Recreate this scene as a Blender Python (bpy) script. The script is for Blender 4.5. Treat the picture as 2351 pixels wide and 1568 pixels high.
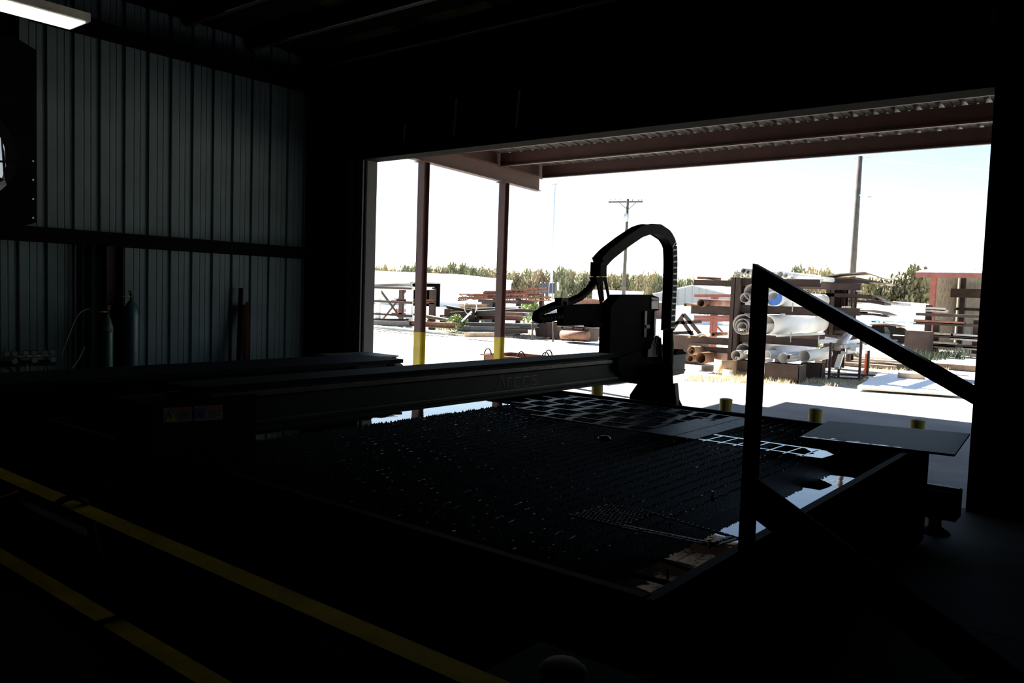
import bpy, math, random
from mathutils import Vector as V, Matrix
random.seed(7)
for o in list(bpy.data.objects): bpy.data.objects.remove(o, do_unlink=True)
sc = bpy.context.scene
C = sc.collection
R = math.radians
# ------------------------------------------------------------------ camera (solved from vanishing lines, image 2351x1568)
F = 1838.84; H = 1.8
YAW, PIT, ROL = R(38.427), R(3.557), R(1.924)
cf = V((-math.sin(YAW)*math.cos(PIT), math.cos(YAW)*math.cos(PIT), -math.sin(PIT)))
r0 = V((math.cos(YAW), math.sin(YAW), 0)); u0 = r0.cross(cf)
cr = r0*math.cos(ROL) + u0*math.sin(ROL); cu = u0*math.cos(ROL) - r0*math.sin(ROL)
EYE = V((0, 0, H))
cam = bpy.data.cameras.new('camera'); co = bpy.data.objects.new('camera', cam); C.objects.link(co)
cam.sensor_width = 36; cam.sensor_fit = 'HORIZONTAL'; cam.lens = F/2351*36
cam.clip_start = .05; cam.clip_end = 2000
co.matrix_world = Matrix(((cr.x, cu.x, -cf.x, 0), (cr.y, cu.y, -cf.y, 0), (cr.z, cu.z, -cf.z, H), (0, 0, 0, 1)))
sc.camera = co
# ------------------------------------------------------------------ sky, sun, exposure
SUN = V((-5.7, 1.4, 4.42)).normalized()
w = bpy.data.worlds.new('sky'); sc.world = w; w.use_nodes = True
nt = w.node_tree; bg = nt.nodes['Background']
sky = nt.nodes.new('ShaderNodeTexSky'); sky.sky_type = 'NISHITA'; sky.sun_disc = False
sky.sun_elevation = math.asin(SUN.z); sky.sun_rotation = math.atan2(SUN.x, SUN.y)
sky.air_density = 1.0; sky.dust_density = .55; sky.ozone_density = 1.6
nt.links.new(sky.outputs[0], bg.inputs[0]); bg.inputs[1].default_value = .26
sl = bpy.data.lights.new('sun', 'SUN'); sl.energy = 42; sl.angle = R(.53); sl.color = (1, .95, .86)
so = bpy.data.objects.new('sun', sl); C.objects.link(so)
so.rotation_euler = SUN.to_track_quat('Z', 'Y').to_euler(); so.location = (-20, 2, 16)
sc.view_settings.view_transform = 'Standard'; sc.view_settings.look = 'None'
sc.view_settings.exposure = 0; sc.view_settings.gamma = 1; sc.view_settings.use_curve_mapping = False
sc.cycles.max_bounces = 10; sc.cycles.diffuse_bounces = 6

# ------------------------------------------------------------------ pixel -> place
def ray(x, y): return cf + cr*((x-1175.5)/F) - cu*((y-784)/F)
def pz(x, y, z=0.): d = ray(x, y); return EYE + d*((z-H)/d.z)
def px(x, y, X): d = ray(x, y); return EYE + d*(X/d.x)
def py(x, y, Y): d = ray(x, y); return EYE + d*(Y/d.y)
def pd(x, y, d): return EYE + ray(x, y)*d
def dep(P): return (V(P)-EYE).dot(cf)
def gz(x, y):                                   # yard level: flat, then falling gently away
    return -.02 - max(0., min(math.hypot(x, y)-45, 190))*.013
def yend(x, y, X): return px(x, y, X).y          # Y at which the line X=const, seen at pixel, lies

# ------------------------------------------------------------------ materials
def mat(name, col, rough=.6, metal=0., var=.25, scale=6., bump=0., col2=None, spec=.5, ior=1.45):
    m = bpy.data.materials.new(name); m.use_nodes = True
    n = m.node_tree.nodes; l = m.node_tree.links; b = n['Principled BSDF']
    b.inputs['Roughness'].default_value = rough; b.inputs['Metallic'].default_value = metal
    b.inputs['Specular IOR Level'].default_value = spec; b.inputs['IOR'].default_value = ior
    tc = n.new('ShaderNodeTexCoord'); nz = n.new('ShaderNodeTexNoise')
    nz.inputs['Scale'].default_value = scale; nz.inputs['Detail'].default_value = 5
    l.new(tc.outputs['Object'], nz.inputs['Vector'])
    rp = n.new('ShaderNodeValToRGB'); rp.color_ramp.elements[0].position = .35; rp.color_ramp.elements[1].position = .68
    c2 = col2 or tuple(min(1, c*(1+var)) for c in col)
    c1 = col if col2 else tuple(c*(1-var) for c in col)
    rp.color_ramp.elements[0].color = (*c1, 1); rp.color_ramp.elements[1].color = (*c2, 1)
    l.new(nz.outputs['Fac'], rp.inputs['Fac']); l.new(rp.outputs[0], b.inputs['Base Color'])
    if bump:
        bp = n.new('ShaderNodeBump'); bp.inputs['Strength'].default_value = bump; bp.inputs['Distance'].default_value = .02
        n2 = n.new('ShaderNodeTexNoise'); n2.inputs['Scale'].default_value = scale*6; n2.inputs['Detail'].default_value = 4
        l.new(tc.outputs['Object'], n2.inputs['Vector']); l.new(n2.outputs['Fac'], bp.inputs['Height']); l.new(bp.outputs[0], b.inputs['Normal'])
    return m
def emit(name, col, s):
    m = bpy.data.materials.new(name); m.use_nodes = True; b = m.node_tree.nodes['Principled BSDF']
    b.inputs['Base Color'].default_value = (*col, 1); b.inputs['Emission Color'].default_value = (*col, 1); b.inputs['Emission Strength'].default_value = s
    return m
M = dict(
 black=mat('black_steel', (.006, .006, .0065), .8, 0, .3, 6, 0, None, .03), blackm=mat('black_machine_paint', (.008, .010, .012), .75, 0, .2, 6, 0, None, .05),
 beam=mat('gantry_paint', (.014, .021, .025), .6, 0, .2, 3, 0, None, .15), lip=mat('rail_steel', (.07, .075, .075), .5, .1, .2, 6, 0, None, .3),
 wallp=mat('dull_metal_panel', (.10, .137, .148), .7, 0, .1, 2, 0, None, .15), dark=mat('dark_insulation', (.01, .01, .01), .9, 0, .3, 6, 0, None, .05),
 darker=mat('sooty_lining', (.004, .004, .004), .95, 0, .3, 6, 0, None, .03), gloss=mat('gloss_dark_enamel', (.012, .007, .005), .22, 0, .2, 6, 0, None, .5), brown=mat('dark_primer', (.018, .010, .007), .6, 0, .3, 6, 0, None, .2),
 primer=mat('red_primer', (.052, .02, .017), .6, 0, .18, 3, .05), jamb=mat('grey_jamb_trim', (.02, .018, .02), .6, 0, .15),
 yellow=mat('safety_yellow', (.31, .235, .015), .55, 0, .15, 4), yellowd=mat('worn_yellow', (.82, .48, .015), .8, 0, .25, 7, 0, None, .05),
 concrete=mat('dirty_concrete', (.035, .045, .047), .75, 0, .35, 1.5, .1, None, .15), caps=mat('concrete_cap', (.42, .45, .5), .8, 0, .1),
 gravel=mat('caliche_gravel', (.235, .23, .228), .95, 0, .18, .9, .5),
 rust=mat('rusty_steel', (.17, .085, .055), .85, 0, .35, 4, .1), rustr=mat('red_rust', (.27, .11, .075), .85, 0, .3, 5),
 rackb=mat('brown_rack_steel', (.05, .031, .026), .75, 0, .25, 3), tan=mat('tan_scale_pipe', (.42, .29, .18), .75, 0, .2, 4),
 greyd=mat('dark_grey_steel', (.10, .105, .115), .6, 0, .2, 3), greyp=mat('grey_mill_pipe', (.40, .38, .37), .6, .1, .15, 3), whitep=mat('pale_coated_pipe', (.90, .89, .86), .5, 0, .06, 2),
 roofm=mat('dull_roof_metal', (.085, .08, .07), .6, .1, .12), galv=mat('galvanized', (.55, .57, .58), .45, .3, .12), white=mat('white_siding', (.82, .83, .84), .5, 0, .04),
 shedw=mat('cream_siding', (.55, .54, .5), .6, 0, .08), greysid=mat('grey_siding', (.27, .3, .33), .6, 0, .1), redtrim=mat('red_trim', (.22, .07, .055), .6, 0, .15),
 wood=mat('weathered_board', (.38, .31, .24), .85, 0, .3, 5), insul=mat('sooty_insulation', (.022, .018, .009), .95, 0, .4, 5, 0, None, .05), woodd=mat('dark_timber', (.14, .1, .075), .9, 0, .35, 6),
 pole=mat('creosote_pole', (.075, .07, .066), .9, 0, .25, 4), polew=mat('pale_blue_pole', (.48, .62, .75), .5, 0, .05),
 leafd=mat('oak_dark', (.17, .155, .08), .8, 0, .35, .8), leaf1=mat('oak_olive', (.36, .32, .19), .8, 0, .35, .8), leaf2=mat('oak_green', (.27, .27, .16), .8, 0, .35, .8),
 leaf3=mat('oak_bronze', (.38, .31, .19), .8, 0, .3, .8), weed_shade=mat('shaded_weed_green', (.03, .045, .025), .9, 0, .3), weed=mat('weed_green', (.2, .26, .09), .8, 0, .3), straw=mat('dry_straw', (.6, .54, .36), .9, 0, .2),
 bark=mat('bark', (.09, .075, .06), .9), navy=mat('navy_panel', (.025, .033, .055), .5), blue=mat('blue_cap', (.07, .2, .62), .55, 0, .1),
 orange=mat('orange_plastic', (.75, .13, .03), .5, 0, .08), dred=mat('dull_dark_red', (.05, .006, .005), .7), red=mat('red_paint', (.45, .05, .04), .5), tank=mat('green_cylinder_paint', (.018, .085, .075), .4, 0, .1),
 tankb=mat('blue_cylinder_paint', (.012, .05, .065), .4, 0, .1), brass=mat('brass', (.12, .1, .05), .45, .5), dial=mat('dial_face', (.22, .25, .26), .4),
 hose=mat('rubber_hose', (.006, .006, .007), .7, 0, .3, 6, 0, None, .08), hosel=mat('pale_hose', (.12, .12, .11), .5), sheet=mat('wet_plate', (.022, .026, .028), .55, 0, .5, 2.5, .08, None, .1),
 skel=mat('scorched_plate', (.04, .05, .055), .5, 0, .45, 9, .15, None, .15), tread=mat('tread_plate_steel', (.34, .36, .34), .5, 0, .35, 9, .1, None, .3), slat=mat('slagged_slat', (.007, .008, .010), .3, .1, .4, 20, .3, None, .4), wetp=mat('wet_bright_plate', (.10, .12, .15), .15, .5, .2, 6),
 beige=mat('beige_casting', (.13, .13, .12), .6, 0, .2, 6, 0, None, .2), cover=mat('pale_cover', (.12, .115, .11), .6, 0, .15, 6, 0, None, .2), cleat=mat('faded_print', (.10, .11, .11), .6),
 warn=mat('sticker_white', (.16, .16, .13), .6), warny=mat('sticker_amber', (.45, .3, .03), .6), warnb=mat('sticker_blue', (.03, .07, .3), .6), ink=mat('sticker_ink', (.02, .02, .02), .7),
 bricks=mat('brown_brick', (.14, .085, .065), .8), glass=mat('dark_glass', (.02, .025, .03), .08), chrome=mat('bright_metal', (.6, .6, .6), .2, 1),
 lamp=emit('fluorescent_light', (1, .97, .86), 1.1), led=emit('green_led', (.1, 1, .2), 1.2), fixture=mat('fixture_enamel', (.5, .5, .47), .4))
mw = mat('pit_water', (.003, .004, .005), .015, 0, .1, 3, 0, None, .5, 1.36); M['water'] = mw
def _wave(m):
    n = m.node_tree.nodes; l = m.node_tree.links; bp = n.new('ShaderNodeBump'); bp.inputs['Strength'].default_value = .06; bp.inputs['Distance'].default_value = .01
    nz = n.new('ShaderNodeTexNoise'); nz.inputs['Scale'].default_value = 7; tc = n.new('ShaderNodeTexCoord'); l.new(tc.outputs['Object'], nz.inputs['Vector'])
    l.new(nz.outputs['Fac'], bp.inputs['Height']); l.new(bp.outputs[0], n['Principled BSDF'].inputs['Normal'])
_wave(mw)
ms = bpy.data.materials.new('bug_screen'); ms.use_nodes = True
_n = ms.node_tree.nodes; _l = ms.node_tree.links; _t = _n.new('ShaderNodeBsdfTransparent'); _x = _n.new('ShaderNodeMixShader'); _x.inputs[0].default_value = .4
_l.new(_t.outputs[0], _x.inputs[2]); _n['Principled BSDF'].inputs['Base Color'].default_value = (.12, .14, .16, 1)
_l.new(_n['Principled BSDF'].outputs[0], _x.inputs[1]); _l.new(_x.outputs[0], _n['Material Output'].inputs[0]); M['screen'] = ms
# ------------------------------------------------------------------ mesh builder
class MB:
    def __init__(s): s.v = []; s.f = []; s.s = []
    def add(s, vs, fs, smooth=False):
        b = len(s.v); s.v += [V(p) for p in vs]
        for k, f in enumerate(fs): s.f.append([i+b for i in f]); s.s.append(smooth if isinstance(smooth, bool) else smooth[k])
        return s
    def box(s, x0, x1, y0, y1, z0, z1):
        x0, x1 = min(x0, x1), max(x0, x1); y0, y1 = min(y0, y1), max(y0, y1); z0, z1 = min(z0, z1), max(z0, z1)
        return s.add([(x, y, z) for z in (z0, z1) for y in (y0, y1) for x in (x0, x1)],
            [(0, 2, 3, 1), (4, 5, 7, 6), (0, 1, 5, 4), (2, 6, 7, 3), (0, 4, 6, 2), (1, 3, 7, 5)])
    def bar(s, p, q, w, h, up=(0, 0, 1)):
        p, q = V(p), V(q); d = (q-p).normalized(); a = d.cross(V(up))
        if a.length < 1e-4: a = d.cross(V((1, 0, 0)))
        a.normalize(); b = a.cross(d); a = a*w/2; b = b*h/2
        return s.add([p-a-b, p+a-b, p+a+b, p-a+b, q-a-b, q+a-b, q+a+b, q-a+b],
            [(0, 1, 2, 3), (7, 6, 5, 4), (0, 4, 5, 1), (1, 5, 6, 2), (2, 6, 7, 3), (3, 7, 4, 0)])
    def frame_(s, d):
        d = d.normalized(); a = d.orthogonal().normalized(); return a, d.cross(a)
    def cyl(s, p, q, r, n=14, r2=None, cap=True):
        p, q = V(p), V(q); a, b = s.frame_(q-p); r2 = r if r2 is None else r2
        vs = [p+(a*math.cos(t)+b*math.sin(t))*r for t in [2*math.pi*i/n for i in range(n)]] + [q+(a*math.cos(t)+b*math.sin(t))*r2 for t in [2*math.pi*i/n for i in range(n)]]
        fs = [(i, (i+1) % n, n+(i+1) % n, n+i) for i in range(n)]; sm = [True]*n
        if cap: fs += [tuple(range(n-1, -1, -1)), tuple(range(n, 2*n))]; sm += [False, False]
        return s.add(vs, fs, sm)
    def pipe(s, p, q, r, wall=.08, n=20):
        p, q = V(p), V(q); a, b = s.frame_(q-p); ri = r*(1-wall); vs = []
        for c, rr in ((p, r), (q, r), (q, ri), (p, ri)):
            vs += [c+(a*math.cos(t)+b*math.sin(t))*rr for t in [2*math.pi*i/n for i in range(n)]]
        fs = []; sm = []
        for k in range(4):
            for i in range(n): j = (i+1) % n; k2 = (k+1) % 4; fs.append((k*n+i, k*n+j, k2*n+j, k2*n+i)); sm.append(k in (0, 2))
        return s.add(vs, fs, sm)
    def tube(s, pts, r, n=8):
        pts = [V(p) for p in pts]; m = len(pts); vs = []; a = None
        for i, p in enumerate(pts):
            d = (pts[min(i+1, m-1)]-pts[max(i-1, 0)]).normalized()
            if a is None: a = d.orthogonal().normalized()
            a = (a-d*a.dot(d)).normalized(); b = d.cross(a); rr = r[i] if isinstance(r, (list, tuple)) else r
            vs += [p+(a*math.cos(t)+b*math.sin(t))*rr for t in [2*math.pi*k/n for k in range(n)]]
        fs = [(i*n+k, i*n+(k+1) % n, (i+1)*n+(k+1) % n, (i+1)*n+k) for i in range(m-1) for k in range(n)]
        sm = [True]*len(fs); fs += [tuple(range(n-1, -1, -1)), tuple(range((m-1)*n, m*n))]; sm += [False, False]
        return s.add(vs, fs, sm)
    def prism(s, pts, vec):
        pts = [V(p) for p in pts]; n = len(pts); vec = V(vec)
        return s.add(pts+[p+vec for p in pts], [tuple(range(n)), tuple(range(2*n-1, n-1, -1))]+[(i, n+i, n+(i+1) % n, (i+1) % n) for i in range(n)])
    def lathe(s, base, prof, n=20):
        base = V(base); vs = []
        for r, z in prof: vs += [base+V((r*math.cos(2*math.pi*i/n), r*math.sin(2*math.pi*i/n), z)) for i in range(n)]
        m = len(prof); fs = [(k*n+i, k*n+(i+1) % n, (k+1)*n+(i+1) % n, (k+1)*n+i) for k in range(m-1) for i in range(n)]
        sm = [True]*len(fs); fs += [tuple(range(n-1, -1, -1)), tuple(range((m-1)*n, m*n))]; sm += [False, False]
        return s.add(vs, fs, sm)
    def mesh(s, name, m, off):
        me = bpy.data.meshes.new(name); me.from_pydata([p-off for p in s.v], [], s.f)
        me.polygons.foreach_set('use_smooth', s.s); me.validate(); me.update()
        import bmesh
        bm = bmesh.new(); bm.from_mesh(me); bmesh.ops.recalc_face_normals(bm, faces=bm.faces); bm.to_mesh(me); bm.free()
        me.materials.append(M[m] if isinstance(m, str) else m); return me
    def build(s, name, m, parent=None):
        off = V((0, 0, 0)); p = parent
        while p: off += p.location; p = p.parent
        if parent is None and s.v:
            xs = [p.x for p in s.v]; ys = [p.y for p in s.v]; off = V(((min(xs)+max(xs))/2, (min(ys)+max(ys))/2, min(p.z for p in s.v)))
        o = bpy.data.objects.new(name, s.mesh(name, m, off)); C.objects.link(o)
        if parent: o.parent = parent
        else: o.location = off
        return o
def tag(o, label, cat, group=None, kind=None):
    o['label'] = label
    if cat: o['category'] = cat
    if group: o['group'] = group
    if kind: o['kind'] = kind
    return o
def thing(name, loc, label, cat, group=None):
    o = bpy.data.objects.new(name, None); C.objects.link(o); o.location = V(loc); o.empty_display_size = .1
    return tag(o, label, cat, group)
def struct(name, mb, m, label=None):
    o = mb.build(name, m); o['kind'] = 'structure'
    if label: o['label'] = label
    return o
def one(name, mb, m, label, cat, group=None): return tag(mb.build(name, m), label, cat, group)
def inst(name, me, parent, loc, rot=None, scale=None):
    o = bpy.data.objects.new(name, me); C.objects.link(o); o.parent = parent; o.location = loc
    if rot: o.rotation_euler = rot
    if scale: o.scale = scale
    return o
def boxY(mb, x0, y0, x1, y1, Y, d):              # axis-aligned box whose near face fills the pixel rectangle on the plane Y
    xm, ym = (x0+x1)/2, (y0+y1)/2
    return mb.box(py(x0, ym, Y).x, py(x1, ym, Y).x, Y, Y+d, py(xm, y1, Y).z, py(xm, y0, Y).z)

# ================================================================== SETTING: ground, floor, walls, roof
WX, WY = -10.4, 8.0            # inner faces of the side wall and of the bay-door wall
JL, JR, HD = -9.26, -1.16, 3.68
g = MB(); GX = [-420+i*12 for i in range(56)]; GY = [-40+i*12 for i in range(40)]
g.add([(x, y, gz(x, y)) for y in GY for x in GX], [(j*56+i, j*56+i+1, (j+1)*56+i+1, (j+1)*56+i) for j in range(39) for i in range(55)], True)
ground = struct('ground', g, 'gravel', 'pale sunlit gravel yard outside the bay door')
def add_patches(m):              # straw-coloured dry growth in the gravel, by world position noise
    n = m.node_tree.nodes; l = m.node_tree.links; b = n['Principled BSDF']; old = b.inputs['Base Color'].links[0].from_socket
    tc = n.new('ShaderNodeTexCoord'); nz = n.new('ShaderNodeTexNoise'); nz.inputs['Scale'].default_value = .12; nz.inputs['Detail'].default_value = 6
    l.new(tc.outputs['Object'], nz.inputs['Vector']); rp = n.new('ShaderNodeValToRGB'); rp.color_ramp.elements[0].position = .55; rp.color_ramp.elements[1].position = .68
    mx = n.new('ShaderNodeMixRGB'); mx.inputs[2].default_value = (.22, .19, .12, 1); l.new(nz.outputs['Fac'], rp.inputs[0]); l.new(rp.outputs[0], mx.inputs[0]); l.new(old, mx.inputs[1]); l.new(mx.outputs[0], b.inputs['Base Color'])
    # grey drive gravel near the shop, paler caliche in the storage yard beyond it
    sp = n.new('ShaderNodeSeparateXYZ'); ge = n.new('ShaderNodeNewGeometry'); l.new(ge.outputs['Position'], sp.inputs[0])
    n3 = n.new('ShaderNodeTexNoise'); n3.inputs['Scale'].default_value = .35; n3.inputs['Detail'].default_value = 4; l.new(ge.outputs['Position'], n3.inputs['Vector'])
    ad = n.new('ShaderNodeMath'); ad.operation = 'MULTIPLY_ADD'; ad.inputs[1].default_value = 5; l.new(n3.outputs['Fac'], ad.inputs[0]); l.new(sp.outputs['Y'], ad.inputs[2])
    mr = n.new('ShaderNodeMapRange'); mr.inputs['From Min'].default_value = 18.5; mr.inputs['From Max'].default_value = 21; l.new(ad.outputs[0], mr.inputs['Value'])
    m2 = n.new('ShaderNodeMixRGB'); m2.inputs[2].default_value = (.45, .42, .36, 1); l.new(mr.outputs[0], m2.inputs[0]); l.new(mx.outputs[0], m2.inputs[1]); l.new(m2.outputs[0], b.inputs['Base Color'])
add_patches(M['gravel'])
# workshop floor: poured bays with joints
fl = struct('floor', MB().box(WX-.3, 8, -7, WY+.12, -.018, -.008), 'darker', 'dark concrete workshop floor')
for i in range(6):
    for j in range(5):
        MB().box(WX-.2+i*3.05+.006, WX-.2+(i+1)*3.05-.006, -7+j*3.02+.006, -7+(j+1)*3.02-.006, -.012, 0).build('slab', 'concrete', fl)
# bay-door wall
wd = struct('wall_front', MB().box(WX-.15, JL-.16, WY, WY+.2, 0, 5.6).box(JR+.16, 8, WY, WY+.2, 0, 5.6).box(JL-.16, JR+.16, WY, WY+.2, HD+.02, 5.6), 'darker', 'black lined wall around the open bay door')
for (x, a, b) in ((-7.42, 3.74, 4.35), (-6.35, 3.86, 4.32), (-8.39, 3.8, 4.1)):
    MB().bar((x-.03, WY-.012, a), (x, WY-.012, b), .035, .012, (0, 1, 0)).build('gap_strip', 'galv', wd)  # light gaps in the lining, painted on as narrow pale strips
for x in (-10.2, -9.85, -9.5, -9.2):
    MB().box(x-.02, x+.02, WY-.03, WY, 0, 5.5).build('rib', 'dark', wd)
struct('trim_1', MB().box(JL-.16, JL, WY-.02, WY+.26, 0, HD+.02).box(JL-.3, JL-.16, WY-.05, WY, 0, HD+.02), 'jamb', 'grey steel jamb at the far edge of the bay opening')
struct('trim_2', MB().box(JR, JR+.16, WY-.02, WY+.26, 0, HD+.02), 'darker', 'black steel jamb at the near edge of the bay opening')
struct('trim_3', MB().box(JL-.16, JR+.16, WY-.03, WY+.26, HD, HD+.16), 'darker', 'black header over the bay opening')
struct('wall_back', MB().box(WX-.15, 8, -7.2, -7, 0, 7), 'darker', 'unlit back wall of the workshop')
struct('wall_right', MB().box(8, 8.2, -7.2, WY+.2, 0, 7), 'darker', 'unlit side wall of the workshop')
# roof with purlins running along the bay wall
def zc(y): return 5.02+(WY-y)*.09
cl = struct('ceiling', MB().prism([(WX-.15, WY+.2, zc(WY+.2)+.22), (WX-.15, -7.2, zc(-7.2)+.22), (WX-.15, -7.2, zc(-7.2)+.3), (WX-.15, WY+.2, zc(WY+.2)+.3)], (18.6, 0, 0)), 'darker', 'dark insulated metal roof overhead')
for k in range(8):
    y = 7.75-k*.95; z = zc(y)
    p = MB().box(WX, 8, y-.004, y+.004, z, z+.2).box(WX, 8, y-.07, y, z, z+.006).box(WX, 8, y, y+.07, z+.194, z+.2).build('purlin', 'brown', cl)
    MB().box(WX+1, 6, y-.074, y-.07, z, z+.012).build('purlin_lip', 'galv', p)
    for q in range(5):
        x = WX+1.2+q*1.6+(k % 2)*.7; MB().prism([(x, y-.12, z+.215), (x+1.1, y-.12, z+.215), (x+1.1, y-.3, z+.24), (x, y-.3, z+.24)], (0, 0, .004)).build('insulation_strip', 'insul', cl)
# ------ side wall: ribbed sheets, girts, column; opening for the exhaust fan
FC = px(-85, 345, WX); FR = (px(36, 345, WX)-FC).length
def ribsheet(y0, z0, z1, per=.31, n=3):
    prof = []
    for k in range(n):
        b = y0+k*per
        prof += [(b, 0), (b+.085, 0), (b+.09, -.006), (b+.1, -.006), (b+.105, 0), (b+.165, 0), (b+.17, -.006), (b+.18, -.006), (b+.185, 0), (b+.235, 0), (b+.25, -.035), (b+.285, -.035), (b+.30, 0)]
    prof.append((y0+n*per-.002, 0)); m = MB(); q = len(prof)
    # ribs stand away from the room, so they read as shaded grooves from inside
    m.add([(WX+d, y, z0) for y, d in prof]+[(WX+d, y, z1) for y, d in prof], [(i, i+1, q+i+1, q+i) for i in range(q-1)]); return m
wl = struct('wall_left', MB().box(WX-.16, WX-.06, -7, FC.y-FR, 0, 6.5).box(WX-.16, WX-.06, FC.y-FR, WY+.1, 0, FC.z-FR).box(WX-.16, WX-.06, FC.y+FR, WY+.1, FC.z-FR, 6.5).box(WX-.16, WX-.06, FC.y-FR, FC.y+FR, FC.z+FR, 6.5), 'darker', 'white ribbed metal side wall with dark girts')
Y0 = 3.78-4*.93
for k in range(9):
    a = Y0+k*.93; n = 3
    if a+.93 > WY: n = max(1, int((WY-a)/.31))
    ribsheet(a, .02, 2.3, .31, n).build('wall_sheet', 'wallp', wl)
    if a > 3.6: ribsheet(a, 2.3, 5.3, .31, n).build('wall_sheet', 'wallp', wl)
for z, hh in ((2.2, .17), (4.75, .17)): MB().box(WX, WX+.16, -6.9 if z < 3 else 3.9, WY, z, z+.004).box(WX, WX+.16, -6.9 if z < 3 else 3.9, WY, z+hh, z+hh+.004).box(WX+.155, WX+.16, -6.9 if z < 3 else 3.9, WY, z, z+hh).build('girt', 'darker', wl)
cx = WX+.2; yc = (px(237, 700, cx).y+px(275, 700, cx).y)/2
colm = thing('steel_column', (cx, yc, 0), 'dark brown steel column behind the gas cylinders', 'column')
MB().box(cx-.1, cx+.1, yc-.105, yc-.095, 0, 2.2).build('flange', 'brown', colm); MB().box(cx-.1, cx+.1, yc+.095, yc+.105, 0, 2.2).build('flange', 'brown', colm)
MB().box(cx-.006, cx+.006, yc-.095, yc+.095, 0, 2.2).build('web', 'brown', colm); MB().box(cx-.17, cx+.14, yc-.14, yc+.14, 0, .02).build('base_plate', 'brown', colm)
for s in (-1, 1): MB().tube([(cx-.12, yc-.3+s*.05, .3), (cx-.12, yc-.3+s*.05, 2.2)], .02, 8).build('conduit', 'black', colm)
# exhaust fan in the side wall
fan = thing('exhaust_fan', (WX, FC.y, FC.z-.9), 'large wall exhaust fan with guard bars and dark square housing', 'fan')
N = 48; yA, yB, zA, zB = FC.y-1.0, px(80, 345, WX).y, 2.38, 4.5
m = MB(); vs = []
for i in range(N):
    t = 2*math.pi*i/N; c, s = math.cos(t), math.sin(t)
    k = 1e9
    if c > 1e-6: k = min(k, (yB-FC.y)/c)
    if c < -1e-6: k = min(k, (yA-FC.y)/c)
    if s > 1e-6: k = min(k, (zB-FC.z)/s)
    if s < -1e-6: k = min(k, (zA-FC.z)/s)
    vs.append((c, s, k))
X1 = WX+.04
m.add([(X1, FC.y+c*FR, FC.z+s*FR) for c, s, k in vs]+[(X1, FC.y+c*k, FC.z+s*k) for c, s, k in vs]+[(WX-.3, FC.y+c*FR, FC.z+s*FR) for c, s, k in vs],
      [f for i in range(N) for f in ((i, (i+1) % N, N+(i+1) % N, N+i), (i, (i+1) % N, 2*N+(i+1) % N, 2*N+i))])
m.build('housing', 'darker', fan)
for yy in (311, 369):
    a = px(-150, yy-9, X1+.05); b = px(66, yy+6, X1+.05); MB().bar(a, b, .022, .022).build('guard_bar', 'black', fan)
MB().cyl((WX-.25, FC.y, FC.z), (WX-.02, FC.y, FC.z), .12, 16).build('motor', 'black', fan)
for k in range(3):
    t = R(-64)+k*2*math.pi/3; c, s = math.cos(t), math.sin(t); c2, s2 = math.cos(t+.55), math.sin(t+.55); r = FR*.93
    MB().prism([(WX-.12, FC.y+c*.1, FC.z+s*.1), (WX-.16, FC.y+c*r*.7, FC.z+s*r*.7), (WX-.16, FC.y+c*r, FC.z+s*r), (WX-.06, FC.y+c2*r, FC.z+s2*r), (WX-.06, FC.y+c2*r*.6, FC.z+s2*r*.6)], (.012, 0, 0)).build('blade', 'black', fan)
MB().prism([px(-200, 180, WX-.34), px(-6, 250, WX-.34), px(24, 440, WX-.34), px(-200, 440, WX-.34)], (-.004, 0, 0)).build('insect_screen', 'screen', fan)
Yc = FC.y+FR*.985
MB().prism([(WX-.31, Yc, FC.z+FR), (WX-.31, Yc, FC.z-FR), (py(20, 430, Yc).x, Yc, py(20, 430, Yc).z), (py(-3, 270, Yc).x, Yc, py(-3, 250, Yc).z)], (0, .008, 0)).build('hood_cheek', 'galv', fan)
for yy in (370, 413, 457, 500): MB().cyl(px(75, yy, X1), px(75, yy, X1)+V((.014, 0, 0)), .012, 8).build('bolt', 'galv', fan)
# ================================================================== CANOPY outside the bay
CX = -11.0
cn = thing('door_canopy', (CX, 11.5, 0), 'red primer steel canopy frame with corrugated roof outside the bay door', 'canopy')
def post(y0):
    MB().box(CX-.08, CX+.08, y0-.08, y0-.068, 0, 4.2).box(CX-.08, CX+.08, y0+.068, y0+.08, 0, 4.2).box(CX-.006, CX+.006, y0-.07, y0+.07, 0, 4.2)
zb0, zb1 = 4.225, 4.085
for y0, band in ((10.99, .955), (13.42, .80)):
    top = zb0+(zb1-zb0)*(y0-10.54)/(14.66-10.54)
    a = py(960, 762, y0).z if y0 < 12 else py(1150, 774, y0).z
    p = MB().box(CX-.08, CX+.08, y0-.08, y0-.066, a, top).box(CX-.08, CX+.08, y0+.066, y0+.08, a, top).box(CX-.006, CX+.006, y0-.07, y0+.07, a, top).build('post', 'primer', cn)
    p['label'] = 'red primer post with a yellow painted foot'
    MB().box(CX-.082, CX+.082, y0-.082, y0-.066, 0, a).box(CX-.082, CX+.082, y0+.066, y0+.082, 0, a).box(CX-.008, CX+.008, y0-.07, y0+.07, 0, a).build('painted_foot', 'yellow', p)
    MB().box(CX-.13, CX+.13, y0-.13, y0+.13, top-.012, top).build('cap_plate', 'primer', cn)
def sidebeam(x):
    d = V((x, 8.25, zb0+(zb0-zb1)*.55)); e = V((x, 14.66, zb1)); m = MB()
    for dx0, dx1, z0, z1 in ((-.08, .08, 0, .014), (-.08, .08, .31, .322), (-.006, .006, 0, .32)):
        m.add([(x+dx, p.y, p.z+zz) for p in (d, e) for zz in (z0, z1) for dx in (dx0, dx1)], [(0, 2, 3, 1), (4, 5, 7, 6), (0, 1, 5, 4), (2, 6, 7, 3), (0, 4, 6, 2), (1, 3, 7, 5)])
    return m
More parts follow.
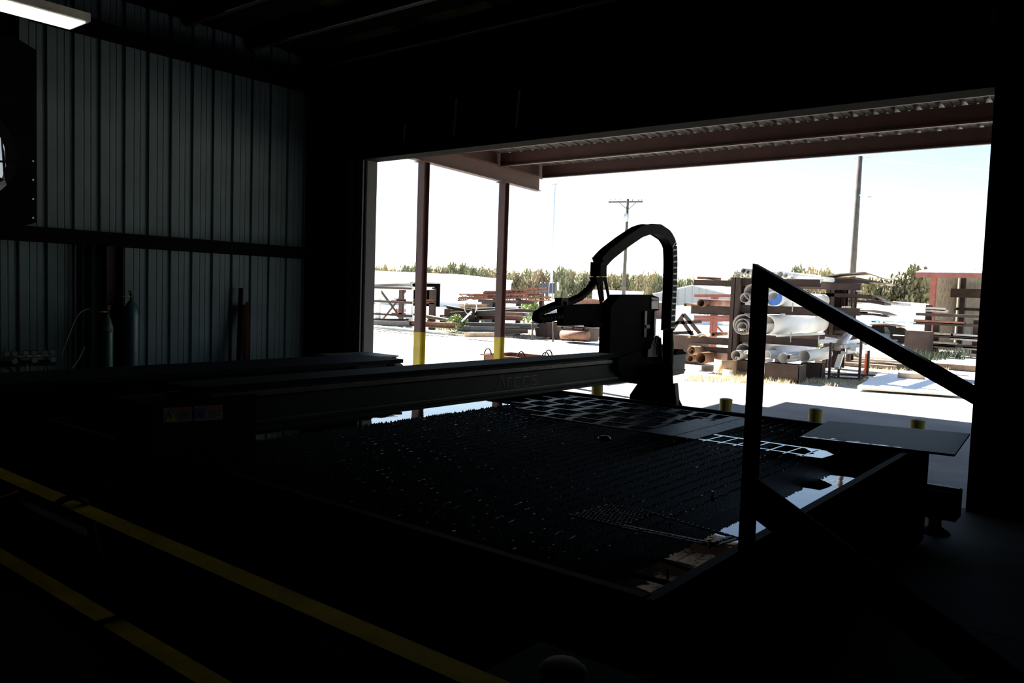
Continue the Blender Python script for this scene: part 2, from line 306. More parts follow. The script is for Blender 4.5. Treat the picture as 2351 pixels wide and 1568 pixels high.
sidebeam(CX).build('side_beam', 'primer', cn); sidebeam(3.0).build('side_beam', 'primer', cn)
CXE = 3.3
for y0, z0, x0 in ((10.45, 4.56, CX), (11.895, 4.50, CX), (13.267, 4.436, CX), (14.763, 4.386, CX)):
    m = MB().box(x0, CXE, y0-.004, y0+.004, z0, z0+.28).box(x0, CXE, y0-.075, y0, z0, z0+.006).box(x0, CXE, y0-.075, y0-.07, z0, z0+.022).box(x0, CXE, y0, y0+.075, z0+.274, z0+.28)
    m.build('canopy_purlin', 'primer', cn)
# corrugated roof sheets
def zr(y): return 4.56+.286-(y-10.45)*.0415
for k in range(16):
    x0 = CX-.05+k*.91
    prof = []
    for q in range(3):
        b = x0+q*.303; prof += [(b, 0), (b+.1, 0), (b+.11, .008), (b+.13, .008), (b+.14, 0), (b+.22, 0), (b+.24, .038), (b+.28, .038)]
    prof.append((x0+.909, 0)); n = len(prof)
    MB().add([(x, 8.25, zr(8.25)+d) for x, d in prof]+[(x, 15.85, zr(15.85)+d) for x, d in prof], [(i, i+1, n+i+1, n+i) for i in range(n-1)]).build('roof_sheet', 'roofm', cn)
MB().add([(x, y, z) for x in (CX-.06, CX-.05) for y, z in ((8.25, zr(8.25)+.02), (14.85, zr(14.85)+.02), (14.85, 4.38), (8.25, 4.6))], [(0, 1, 2, 3), (7, 6, 5, 4), (0, 4, 5, 1), (1, 5, 6, 2), (2, 6, 7, 3), (3, 7, 4, 0)]).build('rake_trim', 'primer', cn)
# bollards in front of the opening
for i, (x, y, rel) in enumerate(((1290, 893, 'seen just under the gantry beam'), (1459, 900, 'half hidden by the gantry leg'), (1643.5, 919, 'beside the canopy shadow edge, left of the stair handrail'), (1857.5, 941, 'right of the stair handrail post'), (2102, 965, 'behind the overhanging steel plate'))):
    P = pz(x, y+2, .6); P = V((P.x, 9.0+.05*i, 0)); r = .076
    b = thing('bollard', P, 'short yellow pipe bollard, '+rel, 'bollard', 'yellow bollards outside the bay')
    MB().pipe(P+V((0, 0, -.1)), P+V((0, 0, .6)), r, .06, 24).build('pipe_sleeve', 'yellow', b)
    MB().lathe(P, [(r*.93, .3), (r*.93, .598), (r*.8, .606), (.01, .612)], 24).build('concrete_fill', 'caps', b)
# low steel bins with lifting loops, under the canopy edge
for nm, xa, xb, ya, yb, rel in (('a', -11.6, -10.42, 13.62, 14.6, 'behind the second canopy post'), ('b', -10.25, -9.0, 13.95, 14.9, 'peeping over the gantry beam')):
    t = thing('steel_bin', ((xa+xb)/2, (ya+yb)/2, 0), 'low rusty steel bin with wire lifting loops, '+rel, 'bin', 'bins with lifting loops')
    z = .39
    MB().box(xa, xb, ya, ya+.012, .0, z).box(xa, xb, yb-.012, yb, .0, z).box(xa, xa+.012, ya, yb, .0, z).box(xb-.012, xb, ya, yb, .0, z).box(xa, xb, ya, yb, .01, .03).build('box', 'rust', t)
    MB().box(xa-.06, xb+.06, ya-.06, ya+.02, z-.03, z).box(xa-.06, xb+.06, yb-.02, yb+.06, z-.03, z).box(xa-.06, xa+.02, ya, yb, z-.03, z).box(xb-.02, xb+.06, ya, yb, z-.03, z).build('rim', 'rust', t)
    for lx, ly in ((xa+.12, ya), (xb-.12, ya), (xb-.1, yb)):
        MB().tube([(lx-.1*math.cos(q), ly, z-.02+.15*math.sin(q)) for q in [math.pi*i/10 for i in range(11)]], .015, 8).build('lifting_loop', 'brown', t)
# ================================================================== CUTTING TABLE
TX0, TX1, TY0, TY1, TZ = -5.95, -1.24, 2.35, 6.7, .8
tb = thing('cutting_table', ((TX0+TX1)/2, (TY0+TY1)/2, 0), 'large black plasma cutting table with toothed slats over a water pit', 'table')
for nm, a in (('side_panel', (TX1-.012, TX1, TY0, TY1, .02, TZ)), ('side_panel', (TX0, TX0+.012, TY0, TY1, .02, TZ)), ('side_panel', (TX0, TX1, TY0, TY0+.012, .02, TZ)), ('side_panel', (TX0, TX1, TY1-.012, TY1, .02, TZ))):
    MB().box(*a).build(nm, 'black', tb)
MB().box(TX0, TX1, TY0, TY1, .3, .32).build('pit_floor', 'black', tb)
for a in ((TX1-.012, TX1+.03, TY0-.03, TY1+.03), (TX0-.03, TX0+.012, TY0-.03, TY1+.03), (TX0, TX1, TY0-.03, TY0+.012), (TX0, TX1, TY1-.012, TY1+.03)):
    MB().box(a[0], a[1], a[2], a[3], TZ-.03, TZ+.006).build('rim', 'blackm', tb)
for sx in (TX0+.1, (TX0+TX1)/2, TX1-.1):
    for sy in (TY0+.1, TY1-.1): MB().box(sx-.05, sx+.05, sy-.05, sy+.05, 0, .3).build('leg', 'black', tb)
wt = MB().add([(TX0+.012, TY0+.012, .7), (TX1-.012, TY0+.012, .7), (TX1-.012, TY1-.012, .7), (TX0+.012, TY1-.012, .7)], [(0, 1, 2, 3)]).build('water', 'water', tb)
SL0, SL1 = -4.44, -1.66
for x in (SL0-.03, SL1+.03): MB().box(x-.006, x+.006, TY0+.02, TY1-.02, .6, .69).build('slat_rail', 'black', tb)
def slatmesh(seed):
    rn = random.Random(seed); m = MB(); n = 360; y0, y1 = TY0+.03, TY1-.03; top = []
    for i in range(n+1):
        y = y0+(y1-y0)*i/n; top.append((y, .797-(0 if i % 2 else .010)-rn.random()**3*.016))
    vs = [(dx, y, z) for dx in (-.003, .003) for y, z in top]+[(dx, y, .6) for dx in (-.003, .003) for y, z in top]; k = n+1
    fs = []
    for i in range(n): fs += [(i, i+1, 2*k+i+1, 2*k+i), (k+i, 3*k+i, 3*k+i+1, k+i+1), (i, k+i, k+i+1, i+1)]
    m.add(vs, fs); return m.mesh('slat', 'slat', V((0, 0, 0)))
sm = [slatmesh(i) for i in range(4)]; ns = 34
for i in range(ns+1): inst('slat', sm[i % 4], tb, V((SL0+(SL1-SL0)*i/ns, 0, 0))-tb.location)
# gantry runway on both long sides
def runway(ya, yb, xa, xb, lab):
    t = thing('gantry_rail', ((xa+xb)/2, (ya+yb)/2, 0), lab, 'rail')
    MB().box(xa, xb, ya, yb, .14, .36).build('rail_beam', 'black', t); MB().box(xa, xb, (ya+yb)/2-.03, (ya+yb)/2+.03, .36, .385).build('track', 'lip', t)
    for x in (xa+.3, (xa+xb)/2, xb-.16): MB().lathe((x, (ya+yb)/2, 0), [(.12, 0), (.1, .02), (.05, .05), (.045, .1), (.08, .14)], 12).build('foot', 'black', t)
runway(6.92, 7.16, -6.2, -1.07, 'black gantry rail on feet along the bay side of the table')
runway(1.86, 2.1, -6.2, -1.5, 'black gantry rail on the near side of the table, in shadow')
# plates lying on the table
SZ = .798
sk = thing('cut_sheet', (-3.5, 5.85, SZ), 'scorched steel sheet skeleton with rows of cut-out squares on the table', 'metal sheet')
rows = [6.47, 6.2, 5.93, 5.66, 5.4, 5.2]
m = MB(); rn = random.Random(3)
for k, y in enumerate(rows):
    x0 = -4.52+[.12, 0, 0, .05, .3, .62][k]; x1 = -2.62
    m.box(x0, x1, y-.012, y+.012, SZ, SZ+.008)
for k in range(5):
    ya, yb = rows[k], rows[k+1]; xx = -4.5+[.15, .05, 0, .3, .62][k]+rn.random()*.1
    while xx < -2.75:
        wd_ = .045+rn.random()*.05; sh = (rn.random()-.3)*.09; mid = (rn.random()-.5)*.03
        L = [(xx, ya), (xx+sh*.5+mid, (ya+yb)/2), (xx+sh, yb)]
        m.prism([(L[0][0], L[0][1], SZ), (L[1][0], L[1][1], SZ), (L[2][0], L[2][1], SZ), (L[2][0]+wd_, L[2][1], SZ), (L[1][0]+wd_*.8, L[1][1], SZ), (L[0][0]+wd_, L[0][1], SZ)], (0, 0, .008))
        xx += .21+rn.random()*.09+(0 if xx < -3.3 else -.06)
m.build('skeleton', 'skel', sk)
m = MB().box(-2.86, -2.62, 5.2, 6.1, SZ, SZ+.009).box(-2.72, -2.62, 6.1, 6.47, SZ, SZ+.009).box(-2.61, -2.45, 5.2, 6.47, SZ, SZ+.009); m.build('solid_border', 'skel', sk)
ld = thing('ladder_offcut', (-2.2, 5.0, SZ), 'bright wet ladder-shaped steel offcut on the table slats', 'metal offcut')
A = pz(1590, 995, SZ); B = pz(1872, 1030, SZ); y1 = (A.y+B.y)/2; C1 = pz(1700, 1024, SZ).y; xa, xb = pz(1575, 1000, SZ).x, pz(1880, 1036, SZ).x
m = MB().box(xa, xb, y1-.015, y1+.015, SZ, SZ+.006).box(xa+.05, xb, C1-.012, C1+.012, SZ, SZ+.006)
for k in range(8): x = xa+.08+(xb-xa-.1)*k/7; m.prism([(x-.006, C1-.06, SZ), (x+.006, C1-.06, SZ), (x+.02, y1, SZ), (x+.008, y1, SZ)], (0, 0, .006))
m.build('rungs', 'wetp', ld)
MB().prism([(xb-.12, y1+.02, SZ), (xb+.04, y1+.0, SZ), (xb+.12, y1-.1, SZ), (xb+.1, C1-.02, SZ), (xb-.06, C1-.05, SZ), (xb-.01, C1+.03, SZ), (xb+.02, C1+.09, SZ)], (0, 0, .006)).build('end_plate', 'wetp', ld)
# overhanging plate at the far corner
q = [pz(1835, 1004, .82), pz(1902, 967, .82), pz(2227, 996, .82), pz(2192, 1044, .82)]
spl = thing('steel_plate', ((q[0].x+q[2].x)/2, (q[0].y+q[2].y)/2, .807), 'wet steel plate overhanging the far corner of the cutting table', 'steel plate')
MB().prism([V((p.x, p.y, .807)) for p in q], (0, 0, .016)).build('plate', 'sheet', spl)
rn = random.Random(8)
for t0, t1, wid in ((.01, .16, .05), (.12, .3, .035), (.26, .5, .04), (.46, .6, .05), (.62, .68, .03), (.2, .24, .09), (.36, .4, .08)):
    a, b = q[0]+(q[3]-q[0])*t0, q[0]+(q[3]-q[0])*t1; up_ = (q[1]-q[0]).normalized(); off = .012+(.06 if wid > .07 else 0); pts = []
    for k in range(14):
        an = 2*math.pi*k/14; c_ = (a+b)/2+(b-a)*.5*math.cos(an)+up_*(off+wid*.35*(1+math.sin(an))*(.6+.6*rn.random())*(.35 if wid > .07 else 1)); pts.append((c_.x, c_.y, .8232))
    MB().prism(pts, (0, 0, .0012)).build('puddle', 'water', spl)
# diamond tread plate remnant
dp = thing('tread_plate', (-1.65, 3.1, SZ), 'diamond tread plate remnant with a rectangle cut out, on the near slats', 'metal sheet')
q = [pz(x, y, SZ) for x, y in ((1303, 1185), (1402, 1159), (1503, 1179), (1440, 1204), (1622, 1250), (1700, 1232), (1642, 1256), (1505, 1182), (1690, 1236))]
def P3(p): return V((p.x, p.y, SZ))
L0, L1, L2, L3 = P3(pz(1303, 1185, SZ)), P3(pz(1402, 1159, SZ)), P3(pz(1503, 1180, SZ)), P3(pz(1425, 1213, SZ))
E1, E2 = P3(pz(1702, 1238, SZ)), P3(pz(1640, 1256, SZ))
du = (E2-L3).normalized(); dv = (L1-L0).normalized()
MB().prism([L0, L1, L2, L3], (0, 0, .006)).prism([L3, L3+dv*.045, E2+dv*.045, E2], (0, 0, .006)).prism([L2-dv*.02, L2, E1, E1-dv*.02], (0, 0, .006)).prism([E2, E2-du*.05, E1-du*.05, E1], (0, 0, .006)).build('plate', 'tread', dp)
m = MB()
def lug(p, k):
    a = R(45 if k % 2 else -45); d = V((math.cos(a), math.sin(a), 0))*.014; n_ = V((-d.y, d.x, 0))*.35
    m.add([p-d, p+n_, p+d, p-n_, p+V((0, 0, .004))], [(0, 1, 4), (1, 2, 4), (2, 3, 4), (3, 0, 4)])
i = 0
for a in range(26):
    for b in range(12):
        u, v = (a+.5)/26, (b+.5)/12; p = L0*(1-u)*(1-v)+L3*u*(1-v)+L1*(1-u)*v+L2*u*v+V((0, 0, .006)); i += 1; lug(p, a+b)
for a in range(34): lug(L3+(E2-L3)*(a/34)+dv*.022+V((0, 0, .006)), a); lug(L2+(E1-L2)*(a/34)-dv*.01+V((0, 0, .006)), a)
for a in range(9): lug(E2+(E1-E2)*(a/9)-du*.025+V((0, 0, .006)), a)
m.build('tread_pattern', 'lip', dp)['kind'] = 'stuff'
one('slag_lump', MB().lathe(pz(1388, 1010, .797), [(.05, 0), (.045, .015), (.03, .028), (.008, .032)], 10), 'wetp', 'small rounded blue-grey slag dome on the table slats', 'slag')
for k, (x, y) in enumerate(((1793, 1003), (1534, 1206), (1631, 1150))):
    p = pz(x, y, .797); one('metal_chip', MB().prism([p, p+V((.012, 0, 0)), p+V((.012, .004, .05)), p+V((.002, .004, .05))], (0, .004, 0)), 'chrome', ['upright bright metal chip on the slats by the plate', 'upright bright metal sliver inside the tread plate cut-out', 'bright metal chip between slats near the handrail post'][k], 'metal chip')
# ================================================================== GANTRY
BX = -3.9
ga = thing('cutting_gantry', (BX-.1, 4.6, 0), 'dark grey gantry beam lettered Arcos spanning the cutting table', 'gantry')
bz0, bz1 = .985, 1.245; by0, by1 = px(440, 900, BX).y, 7.15
bm_ = MB().box(BX-.24, BX, by0, by1, bz0, bz1-.03).build('beam', 'beam', ga)
MB().box(BX-.26, BX+.03, by0, by1, bz1-.03, bz1).build('top_flange', 'blackm', ga)
MB().box(BX-.25, BX+.025, by0, by1, bz0-.012, bz0+.012).build('bottom_flange', 'beam', ga)
rl = MB().box(BX, BX+.02, by0+.1, 7.0, bz1-.075, bz1-.045).build('linear_rail', 'lip', ga)
m = MB()
for k in range(46): y = by0+.2+k*.1; m.cyl((BX+.02, y, bz1-.06), (BX+.0215, y, bz1-.06), .006, 6)
m.build('bolt_row', 'ink', rl)['kind'] = 'stuff'
for z, mm in ((bz1-.088, 'blackm'), (bz0+.035, 'lip')): MB().box(BX, BX+.012, by0, by1, z, z+.012).build('cover_strip', mm, ga)
# lettering: thin strokes
def stroke(pts, w=1.0):
    m = MB(); P = [px(x, y, BX+.0015) for x, y in pts]
    for a, b in zip(P, P[1:]): m.bar(a, b, .008*w, .001, (1, 0, 0))
    return m
def arc(cx_, cy_, rx, ry, a0, a1, n=14): return [(cx_+rx*math.cos(R(a0+(a1-a0)*i/n)), cy_+ry*math.sin(R(a0+(a1-a0)*i/n))) for i in range(n+1)]
for nm, pts in (('letter_a', [(1139, 894), (1151, 861), (1160, 891)]), ('letter_r', [(1164, 891), (1164, 871), (1167, 867), (1175, 866)]), ('letter_c', [(1196, 866), (1184, 867), (1180, 871), (1180, 885), (1184, 889), (1196, 888)]),
                ('letter_o', [(1203, 865), (1213, 864), (1216, 867), (1216, 882), (1213, 886), (1204, 887), (1201, 884), (1201, 868), (1203, 865)]), ('letter_s', [(1234, 861), (1224, 862), (1221, 866), (1223, 871), (1232, 871), (1234, 875), (1233, 881), (1221, 884)])):
    stroke(pts).build(nm, 'cleat', bm_)
# gantry end on the near side, with warning stickers
na, nb = px(330, 930, BX).y, px(545, 930, BX).y
MB().box(BX-.3, BX+.03, na, nb+.1, .62, bz1-.06).build('end_plate', 'blackm', ga); MB().box(BX-.45, BX+.25, 1.9, 2.06, .385, .7).build('end_truck', 'black', ga)
for s in (-.3, .15): MB().cyl((BX+s, 1.93, .45), (BX+s, 2.03, .45), .065, 16).build('wheel', 'lip', ga)
SX = BX+.034
def stq(m, pts, d): P = [px(x, y, SX+d) for x, y in pts]; return m.prism(P, (.0012, 0, 0))
for k in range(2):
    x0 = 375+k*70; f = lambda x, y: (x, y-(x-375)*.06)
    st = stq(MB(), [f(x0, 937), f(x0+66, 937), f(x0+66, 971), f(x0, 971)], 0).build('warning_sticker', 'warn', ga)
    if k == 0: stq(MB(), [f(x0+4, 968), f(x0+17, 942), f(x0+30, 968)], .0015).build('triangle', 'warny', st); stq(MB(), [f(x0+15.5, 950), f(x0+18.5, 950), f(x0+18, 963), f(x0+16, 963)], .003).build('exclamation', 'ink', st)
    else: stq(MB(), [f(x0+16+13*math.cos(R(t)), 954+14*math.sin(R(t))) for t in range(0, 360, 20)], .0015).build('disc', 'warnb', st); stq(MB(), [f(x0+12, 948), f(x0+20, 948), f(x0+19, 962), f(x0+13, 962)], .003).build('figure', 'ink', st)
    stq(MB(), [f(x0+33, 938.5), f(x0+64, 938.5), f(x0+64, 943), f(x0+33, 943)], .0015).build('heading', 'red', st)
    for q, L in enumerate((30, 30, 25, 25, 12)):
        stq(MB(), [f(x0+34, 947+q*4.6), f(x0+34+L, 947+q*4.6), f(x0+34+L, 948.8+q*4.6), f(x0+34, 948.8+q*4.6)], .0015).build('text_line', 'ink', st)
# far end leg
GY_ = 7.0
leg = [(1464, 878), (1447, 904), (1444, 912)]
lo = [py(x, y, GY_) for x, y in ((1470, 835), (1464, 880), (1446, 906))]; hi = [py(x, y, GY_) for x, y in ((1572, 945), (1545, 888), (1543, 838))]
bl, br = lo[2].copy(), hi[0].copy(); bl.z = .36; br.z = .36
MB().prism([*lo, bl, br, *hi], (0, .012, 0)).build('leg_plate', 'blackm', ga)
MB().box(bl.x, br.x-.1, 6.93, 7.14, .385, .56).build('end_truck', 'black', ga)
MB().bar(py(1549, 880, 6.97), V((br.x-.03, 6.97, .5)), .035, .07, (0, 1, 0)).build('leg_brace', 'beam', ga)
for s in (bl.x+.1, br.x-.25): MB().cyl((s, 7.0, .44), (s, 7.08, .44), .055, 16).build('wheel', 'lip', ga)
# item on the near gantry end
one('pry_tool', MB().bar(px(381, 905, -4.0), px(436, 900, -4.0), .035, .02).cyl(px(436, 900, -4.0), px(446, 899, -4.0), .014, 8), 'yellowd', 'worn yellow hand tool lying on the gantry end', 'tool')
# ------ torch carriage
tc_ = thing('torch_carriage', (-3.95, 6.8, 1.0), 'black torch carriage with cable chain arching above the gantry', 'torch carriage')
XF = -3.8
def solid(pts, xf=XF, d=.3): return MB().prism([px(x, y, xf) for x, y in pts], (-d, 0, 0))
solid([(1403, 704), (1426, 677), (1497, 677), (1513, 683), (1513, 712), (1505, 714), (1500, 800), (1470, 812), (1400, 812)], -3.86, .12).build('cover', 'black', tc_)
MB().prism([px(x, y, -3.85) for x, y in ((1496, 683), (1512, 684), (1512, 709), (1496, 709))], (-.01, 0, 0)).build('rating_label', 'dial', tc_)
MB().prism([px(x, y, -3.845) for x, y in ((1498, 686), (1510, 687), (1510, 692), (1498, 692))], (-.006, 0, 0)).build('label_band', 'redtrim', tc_)
solid([(1294, 701), (1360, 698), (1400, 698), (1400, 745), (1294, 748)], -3.92, .07).build('motor_box', 'black', tc_)
solid([(1362, 740), (1395, 740), (1395, 752), (1362, 752)], -3.9, .1).build('motor_foot', 'black', tc_)
solid([(1470, 806), (1502, 800), (1520, 790), (1545, 800), (1545, 880), (1465, 882), (1440, 870), (1420, 850), (1420, 822)], -3.84, .1).build('carriage_plate', 'black', tc_)
for a, b in ((1481, 1486), (1503, 1507)): solid([(a, 714), (b, 714), (b-2, 774), (a-2, 774)], -3.84, .02).build('guide_rod', 'lip', tc_)
solid([(1484, 746), (1492, 746), (1492, 754), (1484, 754)], -3.83, .05).build('guide_block', 'lip', tc_)
solid([(1510, 771), (1518, 776), (1522, 818), (1487, 820), (1488, 803), (1494, 800), (1498, 783)], -3.8, .02).build('torch_bracket', 'beige', tc_)
solid([(1521, 818), (1574, 813), (1573, 824), (1521, 829)], -3.8, .12).build('clamp', 'beige', tc_)
solid([(1523, 829), (1573, 824), (1572, 848), (1523, 854)], -3.81, .1).build('slide_block', 'beige', tc_)
solid([(1521, 854), (1575, 847), (1570, 858), (1545, 863), (1521, 862)], -3.8, .12).build('slide_foot', 'cover', tc_)
solid([(1505, 864), (1519, 863), (1520, 873), (1505, 875)], -3.8, .04).build('nozzle_clip', 'beige', tc_)
solid([(1553, 806), (1557, 806), (1557, 802), (1569, 802), (1569, 806), (1577, 810), (1574, 814), (1553, 815)], -3.82, .05).build('knob', 'black', tc_)
a = px(1527, 860, -3.84); MB().lathe(a-V((0, 0, .22)), [(.012, 0), (.022, .04), (.028, .05), (.028, .22)], 14).build('torch', 'lip', tc_)
# bracket carrying the chain
for p in (((1371, 642), (1381, 700)), ((1380, 642), (1384, 690)), ((1389, 640), (1399, 690))): MB().bar(px(*p[0], -3.93), px(*p[1], -3.93), .014, .03).build('chain_bracket', 'blackm', tc_)
solid([(1368, 636), (1393, 636), (1393, 645), (1384, 645), (1384, 655), (1376, 655), (1372, 648)], -3.9, .07).build('bracket_head', 'blackm', tc_)
# chain links
path = [(1374, 634), (1374, 604), (1392, 584), (1428, 556), (1462, 533), (1482, 526), (1506, 527), (1527, 541), (1538, 562), (1539.5, 600), (1538, 660), (1535, 715), (1533, 765)]
P = [px(x, y, -3.93) for x, y in path]
def resample(P, step):
    out = [P[0].copy()]; acc = 0
    for a, b in zip(P, P[1:]):
        L = (b-a).length; t = step-acc
        while t <= L: out.append(a+(b-a)*t/L); t += step
        acc = L-(t-step)
    return out
Q = resample(P, .062)
lm = MB()
lm.box(-.034, .034, -.055, -.045, -.052, .052).box(-.034, .034, .045, .055, -.052, .052).box(-.033, .033, -.045, .045, -.046, .046); linkme = lm.mesh('chain_link', 'hose', V((0, 0, 0)))
bme = MB().box(-.008, .008, .055, .059, -.045, .045).mesh('link_bar', 'dial', V((0, 0, 0)))
for a, b in zip(Q, Q[1:]):
    d = (b-a).normalized(); ax = V((1, 0, 0)); nrm = d.cross(ax)        # local x along chain, y across (world X), z outward
    rot = Matrix((d, ax, nrm)).transposed().to_euler()
    o = inst('chain_link', linkme, tc_, (a+b)/2-tc_.location, rot)
    if a.z < 2.4 and a.y > 7.3 and b.z < a.z: inst('link_bar', MB().box(-.009, .009, .05, .058, -.04, .04).mesh('link_bar', 'cover', V((0, 0, 0))) if False else bme, o, (0, 0, 0))
MB().tube([px(x, y, -3.74) for x, y in ((1533, 756), (1534, 790), (1534, 830), (1532, 870), (1531, 912))], [.05, .058, .055, .045, .034], 10).build('cable_bundle', 'hose', tc_)
# corrugated hose
hp = [(1368, 640), (1352, 664), (1332, 682), (1305, 694), (1272, 702), (1246, 713), (1232, 722), (1229, 729), (1240, 733), (1262, 730), (1290, 725)]
HP = resample([px(x, y, -3.95) for x, y in hp], .018)
MB().tube(HP, [.036 if i % 3 else .030 for i in range(len(HP))], 10).build('corrugated_hose', 'hose', tc_)
solid([(1289, 684), (1305, 684), (1305, 700), (1302, 700), (1301, 692), (1293, 692), (1292, 700), (1289, 700)], -3.88, .07).build('hose_clip', 'beam', tc_)
for pts in (((1508, 770), (1504, 785), (1512, 800), (1520, 822)), ((1512, 770), (1508, 790), (1507, 815))): MB().tube([px(x, y, -3.78) for x, y in pts], .005, 6).build('torch_lead', 'hose', tc_)
# ================================================================== INTERIOR OBJECTS
# yellow guard rail in the foreground
gr = thing('guard_rail', (-2.4, 1.175, 0), 'yellow tubular guard rail with two rails in the dark foreground', 'guard rail')
MB().box(-6.0, .9, 1.09, 1.153, 1.06, 1.07).build('top_rail', 'yellowd', gr)
for a, b in ((-6., -2.44), (-2.40, .9)): MB().box(a, b, 1.09, 1.153, .75, .76).build('mid_rail', 'yellowd', gr)
for x in (-5.9, -2.42, .85): MB().box(x-.03, x+.03, 1.153, 1.19, 0, 1.06).build('rail_post', 'black', gr)
a = [pz(128, 1155, 1.08), pz(140, 1146, 1.085), pz(160, 1140, 1.085), pz(190, 1150, 1.08)]
m = MB()
for k in range(3): m.tube([p+V((k*.012, 0, .004*(k % 2))) for p in a]+[a[-1]+V((k*.01, .05, -.2))], .007, 6)
one('cable_tie_bundle', m, 'hose', 'black cable looped over the yellow guard rail', 'cable')
# orange drum at the left edge
dr = .26; pe = py(33, 1225, 1.9); cb = V((pe.x-dr*.98, 1.75, 0)); zt = py(20, 1172, 1.75).z
cn2 = thing('safety_drum', (cb.x, cb.y, 0), 'dull orange-red drum cut by the left picture edge', 'drum')
MB().lathe(cb, [(dr, .02), (dr, zt*.5-.02), (dr*.97, zt*.5), (dr, zt*.5+.02), (dr, zt-.03), (dr*.97, zt)], 32).build('barrel', 'orange', cn2); MB().lathe(cb, [(dr+.01, zt-.04), (dr+.015, zt-.02), (dr+.01, zt)], 32).build('rim', 'orange', cn2); MB().lathe(cb, [(dr+.01, 0), (dr+.012, .03), (dr, .05)], 32).build('base_ring', 'black', cn2)
# sloping handrail and brace beside the table
stp = thing('handrail', (-.3, 2.92, 0), 'dark steel post with sloping tube handrail and lower brace plate beside the table', 'handrail')
HY = 2.92
a0 = py(1735, 613, HY); b0 = py(2242, 898, HY); sl_ = (b0.z-a0.z)/(b0.x-a0.x)
def rail(p, x1): return V((x1, p.y, p.z+sl_*(x1-p.x)))
xp = (py(1731.5, 640, HY).x+py(1761, 640, HY).x)/2
MB().box(xp-.024, xp+.024, HY-.024, HY+.024, 0, a0.z-.03).build('rail_post', 'gloss', stp)
xl = xp-.024; T0 = py(1733, 607.5, HY-.024); tv = .048/math.cos(math.atan(sl_)); zl = T0.z+sl_*(xl-T0.x); zr_ = zl+sl_*(.95-xl)
MB().prism([(xl, HY-.024, zl), (.95, HY-.024, zr_), (.95, HY-.024, zr_-tv), (xl, HY-.024, zl-tv)], (0, .048, 0)).build('rail_tube', 'gloss', stp)
xe = .86; MB().box(xe-.024, xe+.024, HY-.024, HY+.024, 0, rail(a0, xe).z-.03).build('rail_post', 'gloss', stp)
s0 = py(1712, 1077, HY-.03); x1 = s0.x-s0.z/sl_*.97
MB().prism([(s0.x, HY-.03, s0.z), (x1, HY-.03, .02), (x1-.28, HY-.03, .02), (s0.x, HY-.03, s0.z-.155)], (0, -.008, 0)).build('brace_plate', 'brown', stp)
# fluorescent lamp
LZ = 4.15
la, lb = pz(160, 68, LZ), pz(195, 53, LZ); wdt = lb.x-la.x
lt = thing('shop_light', ((la.x+lb.x)/2, la.y-.6, LZ), 'glowing fluorescent shop light near the roof in the upper corner', 'light')
MB().box(la.x, lb.x, la.y-1.22, la.y, LZ, LZ+.012).build('diffuser', 'lamp', lt)
MB().box(la.x-.02, lb.x+.04, la.y-1.25, la.y+.03, LZ+.014, LZ+.09).build('housing', 'fixture', lt)
for yy in (la.y-1.1, la.y-.1): MB().tube([((la.x+lb.x)/2, yy, LZ+.09), ((la.x+lb.x)/2, yy, 5.6)], .006, 6).build('hanger', 'black', lt)
# plasma power supply by the jamb
t = thing('power_supply', (-8.4, 7.25, 0), 'dark plasma power supply cabinet with pale top and green light', 'cabinet')
q = [pz(x, y, .86) for x, y in ((717, 813), (806, 822), (895, 814))]; bx0, bx1, byy0, byy1 = q[0].x+.08, q[1].x, q[1].y, q[2].y-.02
bd = MB().box(bx0, bx1, byy0, byy1, .06, .84).build('cabinet_body', 'beam', t); MB().box(bx0-.05, bx1+.02, byy0-.02, byy1+.02, .842, .862).build('top_cover', 'cover', t)
MB().box(bx1, bx1+.006, byy0+.05, byy1-.05, .15, .8).build('side_panel', 'blackm', t); MB().box(bx0+.05, bx1-.05, byy0-.006, byy0, .15, .8).build('front_panel', 'blackm', t)
l_ = py(780.6, 835, byy0-.012); MB().cyl(l_, l_+V((0, .006, 0)), .009, 10).build('indicator_light', 'led', t)
for sx in (bx0+.08, bx1-.08):
    for sy in (byy0+.08, byy1-.08): MB().cyl((sx, sy, 0), (sx, sy, .06), .03, 10).build('foot', 'black', t)
m = MB().tube([px(898, 828, -8.0)+V((.0, 0, 0)), px(910, 838, -8.0), px(922, 848, -7.95), px(930, 862, -7.9), V((-7.8, 7.2, .02)), V((-7.4, 6.9, .03))], .06, 8); one('cable_bundle', m, 'woodd', 'brown lumpy cable bundle beside the power supply', 'cable')
# long bench in front of the side wall
t = thing('work_bench', (-6.8, 4.0, 0), 'long black steel bench behind the gantry', 'bench')
MB().box(-7.2, -6.45, .4, 6.2, .97, 1.012).build('bench_top', 'blackm', t); MB().box(-7.18, -6.5, .45, 6.15, .12, .2).build('shelf', 'black', t); MB().box(-7.18, -7.17, .45, 6.15, .2, .97).build('back_panel', 'black', t)
for x in (-7.15, -6.55):
    for y in (.5, 3.3, 6.1): MB().box(x-.03, x+.03, y-.03, y+.03, 0, .97).build('leg', 'black', t)
